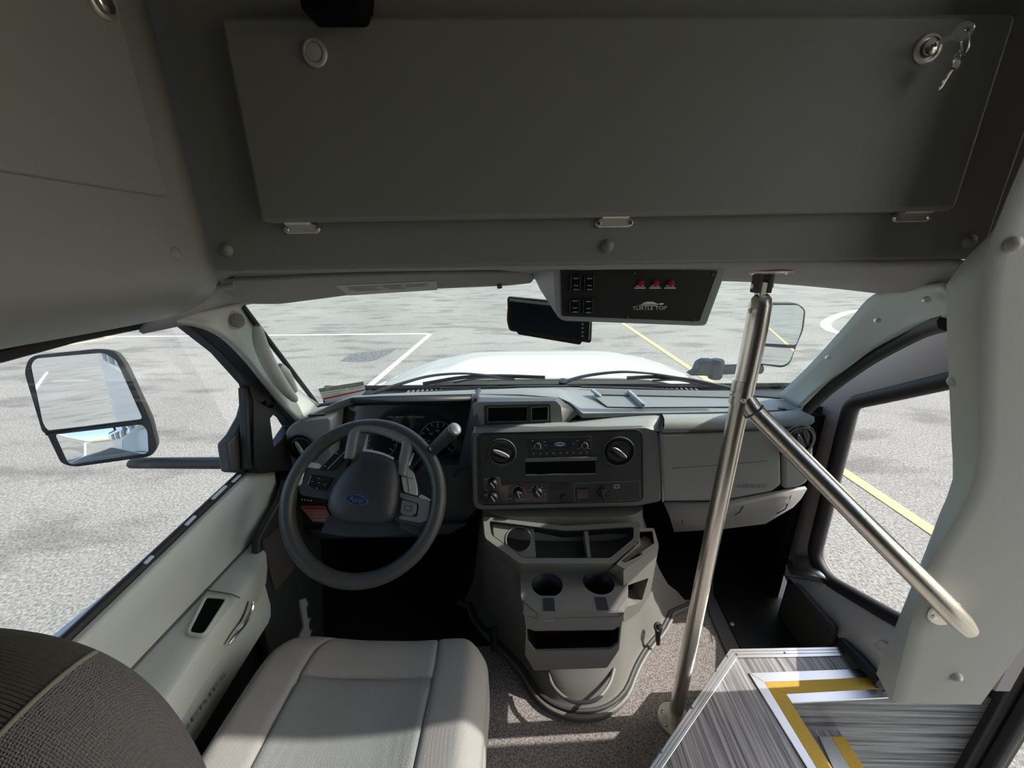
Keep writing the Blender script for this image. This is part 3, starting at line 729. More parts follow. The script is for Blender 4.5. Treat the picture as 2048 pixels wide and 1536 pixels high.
# wide-angle glass: slightly domed
lo = rnd(pg.pts([(107, 868), (287, 848), (296, 862), (298, 903), (290, 909), (143, 931), (133, 926)]), .012)
cc = sum(lo, V()) / len(lo)
lay = []
for k, hgt in ((1, .0), (.8, .006), (.6, .0105), (.4, .0135), (.2, .0155), (.02, .0162)):
    lay.append([cc + (p - cc) * k + PMR.n * hgt * .55 for p in lo])
obj('lower_glass', MB().loft(lay), MT['mirror_glass'], lm, sharp=80)
gu = rnd(pg.pts([(60, 730), (70, 717), (208, 705), (234, 720), (287, 838), (182, 851), (94, 863), (84, 847)]), .012)
obj('mirror_frame', MB().holes([p + PMR.n * .004 for p in ho], [[p + PMR.n * .004 for p in gu], [p + PMR.n * .004 for p in lo]], PMR.n * -.008), MT['black'], lm)
obj('divider', MB().bar(PMR.px(92, 866), PMR.px(290, 843), .014, .008, up=PMR.n), MT['black'], lm)
a0, a1 = at(268, 926, y=1.09), at(462, 926, y=.985)
obj('mirror_arm', MB().tube(smooth([a0, a0 * .5 + a1 * .5, a1], 4), .021, 12, .8), MT['black_rubber'], lm)
bp = [at(x, y, x=-.775) for x, y in ((432, 888), (450, 868), (470, 832), (482, 785), (492, 935), (470, 946), (440, 944))]
b2 = [p + V((.03, 0, 0)) for p in bp]
obj('mirror_base', MB().loft([bp, b2]), MT['rubber_grey'], lm, bevel=.006)

# right mirror on its fender arm
PR = Pl((1.25, 1.9, -.4), (-.24, -.97, .05))
rm = thing('fender_mirror', 'grey two-glass mirror on an arm seen through the windshield right side', 'mirror', (.9, 1.9, -.62))
ho = rnd(PR.pts([(1524, 606), (1598, 606), (1613, 619), (1608, 660), (1594, 692), (1581, 728), (1566, 736), (1512, 729)]), .02)
ct = sum(ho, V()) / len(ho)
obj('mirror_housing', MB().loft([ho, [p + V((0, .05, 0)) for p in ho], [ct + (p - ct) * .85 + V((0, .11, 0)) for p in ho]]), MT['rubber_grey'], rm, bevel=.005, sharp=60)
pg = PR.off(.002)
obj('upper_glass', MB().prism(rnd(pg.pts([(1526, 610), (1596, 610), (1608, 621), (1603, 660), (1592, 690), (1518, 686)]), .012), PR.n * -.003), MT['mirror_glass'], rm)
obj('lower_glass', MB().prism(rnd(pg.pts([(1517, 692), (1590, 697), (1578, 725), (1565, 731), (1514, 726)]), .012), PR.n * -.003), MT['mirror_glass'], rm)
obj('mirror_arm', MB().tube([at(1425, 740, y=1.9), at(1480, 738, y=1.9), at(1520, 738, y=1.92)], .026, 12), MT['rubber_grey'], rm)
bs = [at(x, y, y=1.88) for x, y in ((1380, 752), (1394, 744), (1400, 728), (1412, 722), (1432, 722), (1440, 735), (1440, 752), (1420, 753))]
obj('mirror_base', MB().loft([bs, [p + V((0, .07, 0)) for p in bs]]), MT['rubber_grey'], rm, bevel=.01)
obj('pivot', MB().lathe([(.028, -.05), (.034, -.04), (.034, .04), (.028, .05)], at(1432, 738, y=1.9), (0, 0, 1), 20), MT['rubber_grey'], rm)
# windshield inspection sticker, printed face outwards
wa, wb, wc = ws(.05, .02), ws(.13, .02), ws(.09, .25)
PS = Pl(wa, (wb - wa).cross(wc - wa)); PS = PS.off(-.004 if PS.n.y > 0 else .004)
st = thing('windshield_sticker', 'white inspection sticker in the lower left corner of the windshield', 'sticker', PS.px(690, 785))
sn = PS.n if PS.n.y < 0 else -PS.n
obj('sheet', MB().prism(PS.pts([(636, 777), (727, 762), (731, 782), (720, 792), (650, 803), (644, 796)]), sn * .0006), MT['sticker_white'], st)
obj('header_band', MB().prism([p + sn * .0008 for p in PS.pts([(637, 777), (726, 763), (728, 770), (640, 784)])], sn * .0003), MT['olive_mark'], st)
obj('red_stripe', MB().prism([p + sn * .0008 for p in PS.pts([(646, 796), (729, 778), (730, 781), (648, 799)])], sn * .0003), MT['red_mark'], st)
mb = MB()
for k, (x0, x1) in enumerate(((644, 690), (648, 682), (698, 722), (698, 726))):
    y0 = (787, 791, 776, 779)[k]; t = MB().bar(PS.px(x0, y0) + sn * .001, PS.px(x1, y0 - (x1 - x0) * .17) + sn * .001, .003, .0003, up=sn); mb.add(t.v, t.f)
obj('print_lines', mb, MT['grey_mark'], st)
a, b = PS.px(652, 778), PS.px(712, 768)
text('numbers', '90E0S1-9', (a + b) / 2 + sn * .001, b - a, sn.cross(b - a), (b - a).length, MT['label_white'], st, height=.009, mirror=True)
# ------------------------------------------------------------------ dashboard
da = thing('dashboard', 'grey dashboard with vents, radio and cubbies below the windshield', 'dashboard', (.1, 1.1, -.75))
def wy(x, z=-.47):        # where the windshield glass meets the dash at x
    best = min((ws(i / 60, 0) for i in range(61)), key=lambda p: abs(p.x - x)); return best.y
# top pad: rows from the windshield to the rear lip
lip = [at(600, 841, z=-.452), at(628, 828, z=-.44), at(655, 814, z=-.425), at(680, 803, z=-.412), at(703, 795, z=-.402), at(760, 792, z=-.40), at(850, 790, z=-.40), at(950, 788, z=-.40), at(1040, 789, z=-.40), at(1118, 795, z=-.405),
       at(1140, 806, z=-.418), at(1166, 827, z=-.437), at(1240, 826, z=-.44), at(1312, 826, z=-.44), at(1420, 824, z=-.44), at(1520, 822, z=-.442), at(1590, 818, z=-.447), at(1615, 812, z=-.455)]
rows = []
for p in lip:
    yw = wy(p.x) - .012; q = V((p.x, yw, -.478))
    if p.x < -.60: q = V((p.x - .01, max(yw, p.y + .05), -.482))
    rows.append([q, q * .66 + p * .34 + V((0, 0, .006)), q * .33 + p * .67 + V((0, 0, .008)), p + V((0, .012, .001)), p, p + V((0, .002, -.014)), p + V((0, .03, -.03))])
obj('top_pad', MB().grid(rows), MT['dash_top'], da, sharp=50)
# hidden core
obj('dash_core', MB().box((-.66, 1.14, -.80), (.86, 1.25, -.50)), MT['void'], da)
# instrument cluster recess
obj('cluster_brow', MB().grid([[at(703, 796, z=-.403) + V((0, .002, -.002)), at(700, 803, y=1.085), at(700, 812, y=1.15)], [at(800, 793, z=-.402) + V((0, .002, -.002)), at(800, 803, y=1.085), at(800, 812, y=1.15)], [at(952, 789, z=-.402) + V((0, .002, -.002)), at(952, 800, y=1.085), at(950, 812, y=1.15)]]), MT['dash_dark'], da, solid=.004)
PC = Pl((-.4, 1.11, -.5), (0, -1, .28))
cl = obj('instrument_cluster', MB().prism(rnd(PC.pts([(655, 815), (945, 800), (945, 905), (900, 925), (640, 935), (632, 850)]), .01), (0, .01, 0)), MT['black_gloss'], da)
pc = PC.off(.002)
def dial(x, y, r, nm, a0=-40, a1=220, n=13):
    c = pc.px(x, y); rr = (pc.px(x + r, y) - c).length
    u = V((1, 0, 0)); w = PC.n.cross(u)
    if w.z < 0: w = -w
    mb = MB()
    for i in range(n):
        t = R(a0 + (a1 - a0) * i / (n - 1)); d = u * math.cos(t) + w * math.sin(t); L = .80 if i % 2 else .68
        q = MB().bar(c + d * rr * L, c + d * rr * .94, .0022, .0004, up=PC.n); mb.add(q.v, q.f)
    o = obj(nm, MB().torus(c, PC.n, rr, .0018, 40, 6), MT['dash_mid'], cl)
    obj('dial_ticks', mb, MT['grey_mark'], cl)
    for i in range(1, n, 2):
        t = R(a0 + (a1 - a0) * i / (n - 1)); d = u * math.cos(t) + w * math.sin(t)
    return c, rr, u, w
c, rr, u, w = dial(876, 880, 37, 'speedometer')
for k, s in enumerate(('20', '40', '60', '80')):
    t = R(185 - k * 47); text('dial_number', s, c + (u * math.cos(t) + w * math.sin(t)) * rr * .5, u, w, .011, MT['grey_mark'], cl, height=.007, ex=.0006)
dial(762, 882, 32, 'tachometer'); dial(690, 885, 20, 'fuel_gauge', 20, 160, 7)
text('cluster_lettering', 'PARK BRAKE  TURN SIGNAL', pc.px(812, 834), u, w, .115, MT['grey_mark'], cl, height=.005, ex=.0006)
# wall between the cluster and the centre
obj('cluster_side_wall', MB().prism([at(943, 800, y=1.06), at(955, 795, y=1.06), at(962, 925, y=1.0), at(905, 960, y=1.0), at(925, 905, y=1.05)], (0, .1, 0)), MT['dash_dark'], da, bevel=.006)

# left end with round vent
obj('left_end', MB().prism(rnd(PY(1.03).pts([(570, 868), (580, 850), (605, 842), (660, 836), (662, 965), (574, 965)]), .012), (0, .12, 0)), MT['dash_light'], da, bevel=.010, seg=3)
def vent(c, n, r, par, blade, face='black', ang=0):
    n = V(n).normalized()
    v = obj('air_vent', MB().lathe([(r * .80, -.012), (r * .80, .001), (r * .86, .005), (r * .97, .005), (r * 1.0, .001), (r, -.006)], c, n, 36), MT['black_gloss'], par)
    obj('vent_ball', MB().lathe([(.0, .002), (r * .5, .0), (r * .78, -.004), (r * .80, -.010), (.0, -.012)], c, n, 30), MT[face], v)
    u = V((1, 0, 0)); u = (u - n * u.dot(n)).normalized(); w = n.cross(u); w = w if w.z > 0 else -w
    d = u * math.cos(R(ang)) + w * math.sin(R(ang)); e = n.cross(d)
    s = [c + n * .004 + d * (r * .66 * math.cos(t)) + e * (r * .16 * math.sin(t)) for t in [2 * math.pi * i / 20 for i in range(20)]]
    obj('vent_blade', MB().prism(s, n * .007), MT[blade], v, bevel=.002)
    for k in (-.42, .42):
        s = [c + n * .002 + e * (r * k) + d * (r * .55 * math.cos(t)) + e * (r * .05 * math.sin(t)) for t in [2 * math.pi * i / 16 for i in range(16)]]
        obj('vent_slat', MB().prism(s, n * .004), MT['black'], v)
    obj('vent_ring', MB().torus(c + n * .001, n, r * 1.06, .0016, 40, 6), MT['dash_mid'], v)
vent(at(602, 895, y=1.026), (0, -1, .05), .040, da, 'silver_plastic', ang=-70)
# driver-side lower panels
obj('knee_panel', MB().prism(rnd(PY(1.01).pts([(572, 962), (662, 962), (700, 940), (945, 930), (955, 1018), (950, 1024), (915, 1062), (640, 1075), (610, 1060), (575, 1000)]), .01), (0, .1, 0)), MT['dash_dark'], da, bevel=.006)
obj('column_cover', MB().prism(rnd(PY(.985).pts([(612, 1060), (935, 1048), (900, 1068), (838, 1074), (640, 1078)]), .008), (0, .08, -.01)), MT['dash_dark'], da, bevel=.006)
mb = MB()
for k in range(4):
    p = at(604 + k * 6.2, 999 + k * .8, y=1.004); mb.lathe([(.0, .0006), (.003, .0006), (.003, 0)], p, (0, -1, 0), 10)
obj('switch_symbols', mb, MT['white_mark'], da)
PL5 = Pl(at(630, 1030, y=1.003), (0, -1, .2))
wl = obj('warning_sticker', MB().prism(PL5.pts([(598, 1011), (650, 1012), (668, 1046), (626, 1043)]), PL5.n * .0006), MT['pink_label'], da)
mb = MB()
for k in range(4):
    xa = 606 + k * 6.5; q = PL5.off(.001); t = MB().bar(q.px(xa + 2, 1020 + k * 6.4), q.px(xa + 40, 1020.6 + k * 6.4), .0016, .0003, up=PL5.n); mb.add(t.v, t.f)
obj('sticker_print', mb, MT['label_white'], wl)
q = PL5.off(.0009); obj('sticker_header', MB().prism(q.pts([(603, 1013), (649, 1014), (652, 1020), (607, 1019)]), PL5.n * .0003), MT['red_mark'], wl)

# centre stack
PST = Pl((.1, .99, -.6), (0, -1, .10))
stack = rnd(PST.pts([(941, 872), (950, 862), (1290, 853), (1318, 862), (1324, 885), (1324, 1004), (1275, 1014), (957, 1022), (944, 1012)]), .012)
back = [at(941, 850, y=1.13), at(952, 845, y=1.13)]
obj('centre_stack', MB().prism(stack, (0, .16, 0)), MT['dash_mid'], da, bevel=.008, seg=3)
# ledge between the stack face and the top pad
f0 = PST.pts([(947, 865), (1128, 861), (1290, 856), (1321, 864), (1323, 880)])
b0 = [at(950, 845, y=1.07), at(1130, 842, y=1.05), at(1300, 829, z=-.446), at(1313, 829, z=-.446), at(1324, 832, z=-.45)]
obj('stack_ledge', MB().grid([f0, [(a + b) / 2 + V((0, 0, .003)) for a, b in zip(f0, b0)], b0, [p + V((0, .05, -.02)) for p in b0]]), MT['dash_light'], da, sharp=60)
obj('stack_right_cheek', MB().prism([PST.px(1321, 862), PST.px(1325, 1004), PST.px(1325, 1004) + V((0, .12, 0)), at(1326, 832, z=-.45) + V((0, .04, 0)), at(1325, 831, z=-.45)], (.004, 0, 0)), MT['dash_light'], da)
# upper pod with two cubbies
PPOD = Pl((0, 1.045, -.45), (0, -1, .10))
pf = rnd(PPOD.pts([(946, 812), (955, 804), (1112, 802), (1122, 812), (1126, 852), (947, 860)]), .006)
pb = rnd([at(940, 792, z=-.40) + V((0, .02, 0)), at(955, 789, z=-.40) + V((0, .02, 0)), at(1117, 796, z=-.406) + V((0, .02, 0)), at(1130, 802, z=-.412) + V((0, .02, 0)), at(1168, 828, z=-.438) + V((0, .02, -.002)), at(945, 845, y=1.09)], .006)
obj('cubby_pod', MB().loft([pf, pb]), MT['dash_grey'], da, sharp=35)
pp2 = PPOD.off(.0015)
pod = obj('pod_bezel', MB().prism(rnd(pp2.pts([(967, 811), (1102, 808), (1103, 852), (969, 855)]), .008), (0, .004, 0)), MT['dash_dark'], da, bevel=.002)
p3_ = PPOD.off(.0022)
for q in ([(975, 815), (1055, 813), (1054, 842), (976, 844)], [(1063, 815), (1096, 813), (1096, 840), (1063, 841)]):
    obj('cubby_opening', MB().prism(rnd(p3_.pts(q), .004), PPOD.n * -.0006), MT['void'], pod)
    k = p3_.pts(q); obj('opening_edge', MB().tube(k + k[:1], .0016, 6, caps=False), MT['dash_mid'], pod)
# dark bezel with everything on it
PBZ = PST.off(.002)
bz = obj('centre_bezel', MB().prism(rnd(PBZ.pts([(958, 869), (1282, 861), (1284, 1000), (960, 1008)]), .022), PST.n * -.004), MT['dash_dark'], da, bevel=.002)
k = rnd(PST.off(.001).pts([(956, 867), (1284, 859), (1286, 1002), (958, 1010)]), .022)
obj('bezel_gap', MB().tube(k + k[:1], .0022, 6, caps=False), MT['black'], da)
PQ = PST.off(.0025)
vent(PQ.px(1003, 905), PST.n, .039, da, 'dash_light', ang=-24)
vent(PQ.px(1238, 903), PST.n, .041, da, 'chrome', ang=-38)
pr_ = PST.off(.004)
ra = obj('radio', MB().prism(rnd(pr_.pts([(1057, 876), (1183, 873), (1184, 912), (1058, 915)]), .004), PST.n * -.004), MT['black'], da, bevel=.001)
q = PST.off(.005)
obj('radio_screen', MB().prism(q.pts([(1098, 881.5), (1142, 880.5), (1142, 896.5), (1098, 897.5)]), PST.n * -.0008), MT['screen_blue'], ra)
q2 = PST.off(.0055); ux = V((1, 0, 0)); uw = PST.n.cross(ux); uw = uw if uw.z > 0 else -uw
oc_ = q2.px(1120, 888.5)
obj('screen_oval', MB().holes([oc_ + ux * .0145 * math.cos(t) + uw * .0058 * math.sin(t) for t in [i * math.pi / 15 for i in range(30)]], [[oc_ + ux * .0128 * math.cos(t) + uw * .0045 * math.sin(t) for t in [i * math.pi / 15 for i in range(30)]]], PST.n * .0003), MT['white_mark'], ra)
text('screen_lettering', 'Ford', oc_, ux, uw, .016, MT['white_mark'], ra, height=.0055, shear=.35)
for x, y in ((1075, 890), (1168.5, 889)):
    kb = obj('radio_knob', MB().lathe([(.0, .013), (.0078, .013), (.0082, .012), (.0095, 0)], q.px(x, y), PST.n, 24), MT['black'], ra)
    obj('knob_ring', MB().torus(q.px(x, y) + PST.n * .010, PST.n, .0085, .0014, 28, 8), MT['chrome'], kb)
mb = MB()
for k in range(9):
    p = q.px(1067 + k * 13.4, 907.5 - k * .3); mb.box(p - V((.0013, .0003, .002)), p + V((.0013, .0003, .002)))
for x, y in ((1065, 882), (1065, 897), (1084, 897), (1089, 884), (1091, 891), (1147, 887), (1155, 881), (1157, 897), (1178, 880), (1178, 897)):
    p = q.px(x, y); mb.box(p - V((.0022, .0003, .0008)), p + V((.0022, .0003, .0008)))
obj('button_marks', mb, MT['grey_mark'], ra)
obj('storage_slot', MB().prism(rnd(PQ.off(.001).pts([(1051, 926), (1191, 922), (1191, 948), (1052, 951)]), .004), PST.n * -.0012), MT['void'], bz)
obj('slot_shelf', MB().bar(PQ.px(1050, 919.5), PQ.px(1194, 916.5), .012, .006, up=PST.n), MT['dash_mid'], bz, bevel=.0015)
k = PQ.off(.002).pts([(1052, 950), (1191, 947)]); obj('slot_lip', MB().bar(k[0], k[1], .004, .004, up=PST.n), MT['dash_mid'], bz)
cp = obj('climate_panel', MB().prism(rnd(PQ.off(.001).pts([(966, 954), (1000, 953), (1003, 972), (1030, 966), (1094, 965), (1096, 1003), (967, 1005)]), .006), PST.n * -.002), MT['black_gloss'], bz)
qq = PQ.off(.0025)
for x, y, r in ((1036, 986, .020),):
    kn = obj('temperature_dial', MB().lathe([(.0, .014), (.010, .014), (.0115, .012), (.013, 0)], qq.px(x, y), PST.n, 24), MT['black'], cp)
    cc_ = qq.px(x, y) + PST.n * .0005
    obj('cold_arc', MB().torus(cc_, PST.n, .0225, .0011, 20, 6, R(90), R(190), u=ux), MT['green_mark'], cp)
    obj('hot_arc', MB().torus(cc_, PST.n, .0225, .0011, 20, 6, R(-10), R(80), u=ux), MT['red_mark'], cp)
    obj('dial_pointer', MB().bar(qq.px(x - 1, y - 8) + PST.n * .0145, qq.px(x + 3, y + 5) + PST.n * .0145, .003, .002, up=PST.n), MT['grey_mark'], kn)
for x, y in ((985, 967), (986, 994), (1075, 984)):
    kn = obj('climate_knob', MB().lathe([(.0, .012), (.012, .012), (.0135, .010), (.015, 0)], qq.px(x, y), PST.n, 24), MT['black'], cp)
    obj('dial_pointer', MB().bar(qq.px(x - 3, y - 5) + PST.n * .0125, qq.px(x + 4, y + 5) + PST.n * .0125, .0025, .002, up=PST.n), MT['grey_mark'], kn)
mb = MB()
for x, y, w in ((972, 958, 6), (972, 967, 4), (972, 980, 4), (972, 990, 9), (972, 994, 9), (1020, 997, 9), (1046, 997, 10), (1060, 980, 9), (1065, 975, 5), (1075, 973, 5), (1083, 975, 5), (1088, 980, 4), (1057, 988, 5), (1080, 988, 5), (1091, 988, 4)):
    p = qq.px(x, y); k_ = w * .0014 / 2; mb.box(p - V((k_, .0003, .0012)), p + V((k_, .0003, .0012)))
obj('climate_marks', mb, MT['grey_mark'], cp)
obj('blank_cover', MB().prism(rnd(PQ.off(.001).pts([(1102, 966), (1138, 965), (1138, 978), (1102, 979)]), .002), PST.n * -.002), MT['black'], bz, bevel=.001)
obj('lighter_cap', MB().lathe([(.0, .004), (.010, .004), (.012, .002), (.014, -.002)], PQ.px(1128, 996), PST.n, 20), MT['black'], bz)
obj('rocker_button', MB().prism(rnd(PQ.off(.003).pts([(1153, 978), (1176, 977), (1177, 997), (1154, 998)]), .003), PST.n * -.004), MT['black_gloss'], bz, bevel=.001)
k = rnd(PQ.pts([(1148, 966), (1279, 962), (1280, 1000), (1149, 1004)]), .008)
obj('lower_recess', MB().tube(k + k[:1], .0016, 6, caps=False), MT['dash_mid'], bz)
lk = obj('passenger_airbag_lock', MB().lathe([(.0, .006), (.011, .005), (.014, .002), (.015, -.002)], PQ.px(1204, 985), PST.n, 20), MT['black'], bz)
obj('lock_tab', MB().bar(PQ.px(1202, 974) + PST.n * .010, PQ.px(1207, 999) + PST.n * .010, .008, .014, up=PST.n), MT['dash_dark'], lk, bevel=.002)
k = rnd(PQ.pts([(1229, 970), (1238, 970), (1238, 976), (1229, 976)]), .002); obj('socket_mark', MB().tube(k + k[:1], .0008, 6, caps=False), MT['white_mark'], bz)

# passenger side
YP = .985
roll = []
for x0, y0, y1 in ((1325, 829, 862), (1420, 828, 860), (1540, 825, 856), (1600, 820, 852), (1621, 830, 850)):
    a = at(x0, y0, z=-.443); b = at(x0, y1, y=YP + .012)
    roll.append([a + V((0, .03, -.01)), a, a * .65 + b * .35 + V((0, -.012, .010)), a * .3 + b * .7 + V((0, -.014, .006)), b, b + V((0, .06, 0))])
obj('passenger_roll', MB().grid(roll), MT['dash_light'], da, sharp=70)
k = [at(x, y, y=YP + .008) for x, y in ((1324, 865), (1420, 863), (1530, 858), (1558, 864))]
obj('roll_gap', MB().tube(k, .0045, 8), MT['black'], da)
PPs = Pl((.6, YP, -.6), (0, -1, .02))
ab = obj('airbag_cover', MB().prism(rnd(PPs.pts([(1322, 868), (1545, 861), (1561, 866), (1563, 970), (1545, 984), (1440, 1003), (1325, 1004)]), .010), (0, .16, 0)), MT['dash_grey'], da, bevel=.009, seg=3)
text('airbag_lettering', 'AIRBAG', PPs.off(.0008).px(1503, 972), (1, 0, .02), (0, 0, 1), .085, MT['dash_mid'], ab, height=.013)
obj('tear_seam', MB().tube(PPs.pts([(1345, 937), (1440, 930), (1535, 922)]), .0012, 6), MT['dash_mid'], ab)
obj('right_end', MB().prism(rnd(PPs.pts([(1566, 866), (1590, 856), (1622, 850), (1629, 872), (1627, 945), (1612, 972), (1567, 982)]), .02), (0, .16, .0)), MT['dash_grey'], da, bevel=.010, seg=3)
vent(at(1596, 882, y=YP - .004), (.12, -1, .03), .046, da, 'black_gloss', ang=-60)
g0 = PPs.pts([(1328, 1006), (1440, 1005), (1545, 986), (1612, 975)]); g1 = [at(x, y, y=YP + .02) for x, y in ((1340, 1035), (1450, 1030), (1550, 1012), (1600, 995))]; g2 = [at(x, y, y=YP + .10) for x, y in ((1348, 1061), (1440, 1056), (1530, 1045), (1585, 1012))]
obj('glove_box', MB().grid([g0, g1, g2, [p + V((0, .05, .03)) for p in g2]]), MT['dash_grey'], da, solid=.01, sharp=60)
for L in (((1353, 1006), (1366, 1058)), ((1584, 985), (1546, 1032)), ((1487, 1012), (1470, 1030))):
    a = at(*L[0], y=YP + .000); b = at(*L[1], y=YP + (.09 if L[1][1] > 1031 else .01))
    obj('glove_seam', MB().tube([a, (a + b) / 2 + V((0, -.018 if L[1][1] > 1031 else -.005, 0)), b], .0016, 6), MT['black'], da)
# details of the top pad
def onpad(x, y, z): return at(x, y, z=z)
tz = -.438
obj('tray_floor', MB().prism([onpad(*p, tz) for p in ((1186, 792), (1192, 788), (1462, 793), (1462, 814), (1280, 815), (1215, 814))], (0, 0, .0015)), MT['dash_top'], da)
obj('tray_back_shade', MB().prism([onpad(*p, tz + .002) for p in ((1186, 780), (1462, 784), (1462, 796), (1200, 791))], (0, 0, .004)), MT['dash_mid'], da, bevel=.001)  # dark band stands in for the shaded back wall of the recess
obj('tray_end', MB().bar(onpad(1184, 780, tz + .004), onpad(1200, 793, tz + .004), .012, .01), MT['dash_light'], da, bevel=.003)
obj('tray_divider', MB().bar(onpad(1257, 784, tz + .008), onpad(1287, 812, tz + .006), .012, .016), MT['dash_light'], da, bevel=.003)
for a, b, w in (((880, 776), (996, 773), .008), ((1026, 773), (1138, 772), .010), ((1162, 774), (1350, 779), .010)):
    obj('defrost_slot', MB().bar(onpad(*a, -.462), onpad(*b, -.462), w, .004), MT['black'], da)
obj('speaker_slot', MB().bar(onpad(*(1556, 816), -.444), onpad(*(1572, 818), -.444), .014, .004), MT['black'], da)
obj('left_slot', MB().bar(onpad(618, 831, -.438), onpad(650, 829, -.432), .008, .006), MT['black'], da)

# ------------------------------------------------------------------ steering wheel and column
WC = V((-.400, .815, -.572)); WN = V((.06, -.80, .60)).normalized()
PWH = Pl(WC, WN)
sc = thing('steering_column', 'dark steering column with shift lever behind the steering wheel', 'column', WC - WN * .2)
ax = -WN; u = V((1, 0, 0)); u = (u - ax * u.dot(ax)).normalized(); w = ax.cross(u)
secs = []
for k, s in ((.05, .052), (.10, .070), (.20, .082), (.30, .086)):
    secs.append(rnd([WC + ax * k + u * (s * a) + w * (s * b) for a, b in ((-1, -.8), (1, -.8), (1, .8), (-1, .8))], .03))
obj('column_shroud', MB().loft(secs), MT['dash_dark'], sc, sharp=50)
g0, g1 = at(850, 915, y=.915), at(911, 857, y=.845)
d = (g1 - g0).normalized()
lev = obj('shift_lever', MB().tube([WC + ax * .09 + u * .05, g0, g0 + (g1 - g0) * .25, g0 + (g1 - g0) * .3, g1], [.008, .011, .013, .016, .017], 16), MT['dash_dark'], sc)
obj('lever_cap', MB().lathe([(.0, .003), (.011, .003), (.0135, .0015), (.0165, -.001), (.017, -.004)], g1, d, 24), MT['silver_plastic'], lev)
mb = MB(); obj('overdrive_button', MB().lathe([(.0, .004), (.004, .003), (.005, 0)], g0 + (g1 - g0) * .32 + V((-.004, -.014, .008)), (-.2, -.9, .3), 12), MT['grey_mark'], lev)
obj('turn_stalk', MB().tube([WC + ax * .08 - u * .06, at(625, 925, y=.90)], [.008, .010], 10), MT['dash_dark'], sc)

sw_ = thing('steering_wheel', 'dark four-spoke steering wheel in front of the driver seat', 'steering wheel', WC)
obj('rim', MB().torus(WC, WN, .186, .0185, 72, 16), MT['wheel_rim'], sw_)
ph = PWH.off(.012)
hub = smooth([ph.px(*p) for p in ((729, 905), (760, 908), (789, 921), (798, 950), (797, 988), (792, 1020), (776, 1044), (730, 1049), (680, 1044), (662, 1028), (656, 1006), (668, 972), (694, 935), (729, 905))], 4)[:-1]
hc = ph.px(727, 985)
lay = [[p - WN * .06 for p in hub]]
for k, h in ((1.0, -.004), (.975, .005), (.93, .011), (.8, .018), (.6, .023), (.35, .026), (.02, .027)):
    lay.append([hc + (p - hc) * k + WN * h for p in hub])
obj('hub', MB().loft(lay), MT['wheel_dark'], sw_, sharp=70)
obj('lower_cover', MB().prism(rnd(PWH.off(-.02).pts([(655, 1030), (800, 1034), (815, 1068), (760, 1074), (690, 1074), (640, 1066)]), .006), WN * -.03), MT['dash_dark'], sw_, bevel=.004)
# badge
bc = ph.px(720.5, 1000.5) + WN * .0245; bu = (ph.px(744, 1005.5) - ph.px(697, 995.5)).normalized(); bw = WN.cross(bu)
def ell(a, b, h=0): return [bc + bu * (a * math.cos(i * math.pi / 20)) + bw * (b * math.sin(i * math.pi / 20)) + WN * h for i in range(40)]
bd = obj('badge', MB().prism(ell(.0295, .0135), WN * .003), MT['badge_blue'], sw_, bevel=.001)
obj('badge_ring', MB().holes(ell(.0275, .0118, .0031), [ell(.0262, .0106, .0031)], WN * .0004), MT['chrome'], bd)
text('badge_lettering', 'Ford', bc + WN * .0032, bu, bw, .034, MT['chrome'], bd, height=.011, shear=.4, ex=.0004)
# upper bracket between hub and rim
pk = PWH.off(.006)
P = smooth([pk.px(*p) for p in ((700, 918), (706, 880), (714, 858), (735, 853), (770, 860), (803, 874), (815, 884), (808, 925), (803, 950))], 6)
obj('spoke_bracket', MB().tube(P, .0155, 12, .8, up=WN), MT['wheel_mid'], sw_)
obj('bright_strip', MB().tube(smooth([ph.px(*p) + WN * .004 for p in ((728, 901), (745, 903), (768, 909), (788, 918))], 5), .0035, 8), MT['silver_plastic'], sw_)
obj('bright_strip', MB().tube([ph.px(733, 868) - WN * .01, ph.px(728, 900) - WN * .004], [.002, .005], 8), MT['silver_plastic'], sw_)
obj('bright_strip', MB().tube([ph.px(826, 905) - WN * .01, ph.px(816, 930) - WN * .002], [.002, .005], 8), MT['silver_plastic'], sw_)
def spoke(L, m, h0, h1, nm, bev=.004):
    p = PWH.off(h1); return obj(nm, MB().prism(rnd(p.pts(L), .006), WN * (h0 - h1)), MT[m], sw_, bevel=bev)
spoke([(590, 950), (606, 928), (640, 936), (700, 912), (690, 945), (668, 985), (655, 1000), (600, 990)], 'wheel_dark', -.02, .004, 'spoke')
spoke([(792, 925), (824, 938), (842, 985), (872, 1006), (868, 1045), (842, 1054), (788, 1042)], 'wheel_dark', -.02, .004, 'spoke')
spoke([(800, 1040), (868, 1046), (876, 1062), (846, 1090), (838, 1072), (800, 1058)], 'wheel_dark', -.025, -.004, 'spoke')
spoke([(598, 936), (609, 940), (601, 972), (589, 970)], 'silver_plastic', .002, .007, 'bright_insert', .0015)
spoke([(612, 922), (640, 927), (641, 938), (610, 934)], 'silver_plastic', -.004, .006, 'bright_insert', .0015)
spoke([(842, 988), (864, 1000), (858, 1004), (836, 994)], 'silver_plastic', .002, .007, 'bright_insert', .0015)
spoke([(798, 984), (860, 1001), (858, 1040), (840, 1046), (796, 1038), (800, 1030), (834, 1034), (838, 1008), (800, 996)], 'wheel_mid', .002, .0075, 'switch_frame', .0015)
def pad(L, m, cells, label=None):
    o = spoke(L, m, .002, .009, 'switch_pad', .0015)
    p = PWH.off(.0096); mb = MB()
    for a, b in cells:
        t = MB().bar(p.px(*a), p.px(*b), .0014, .0004, up=WN); mb.add(t.v, t.f)
    obj('switch_marks', mb, MT['grey_mark'] if m == 'black_gloss' else MT['black'], o)
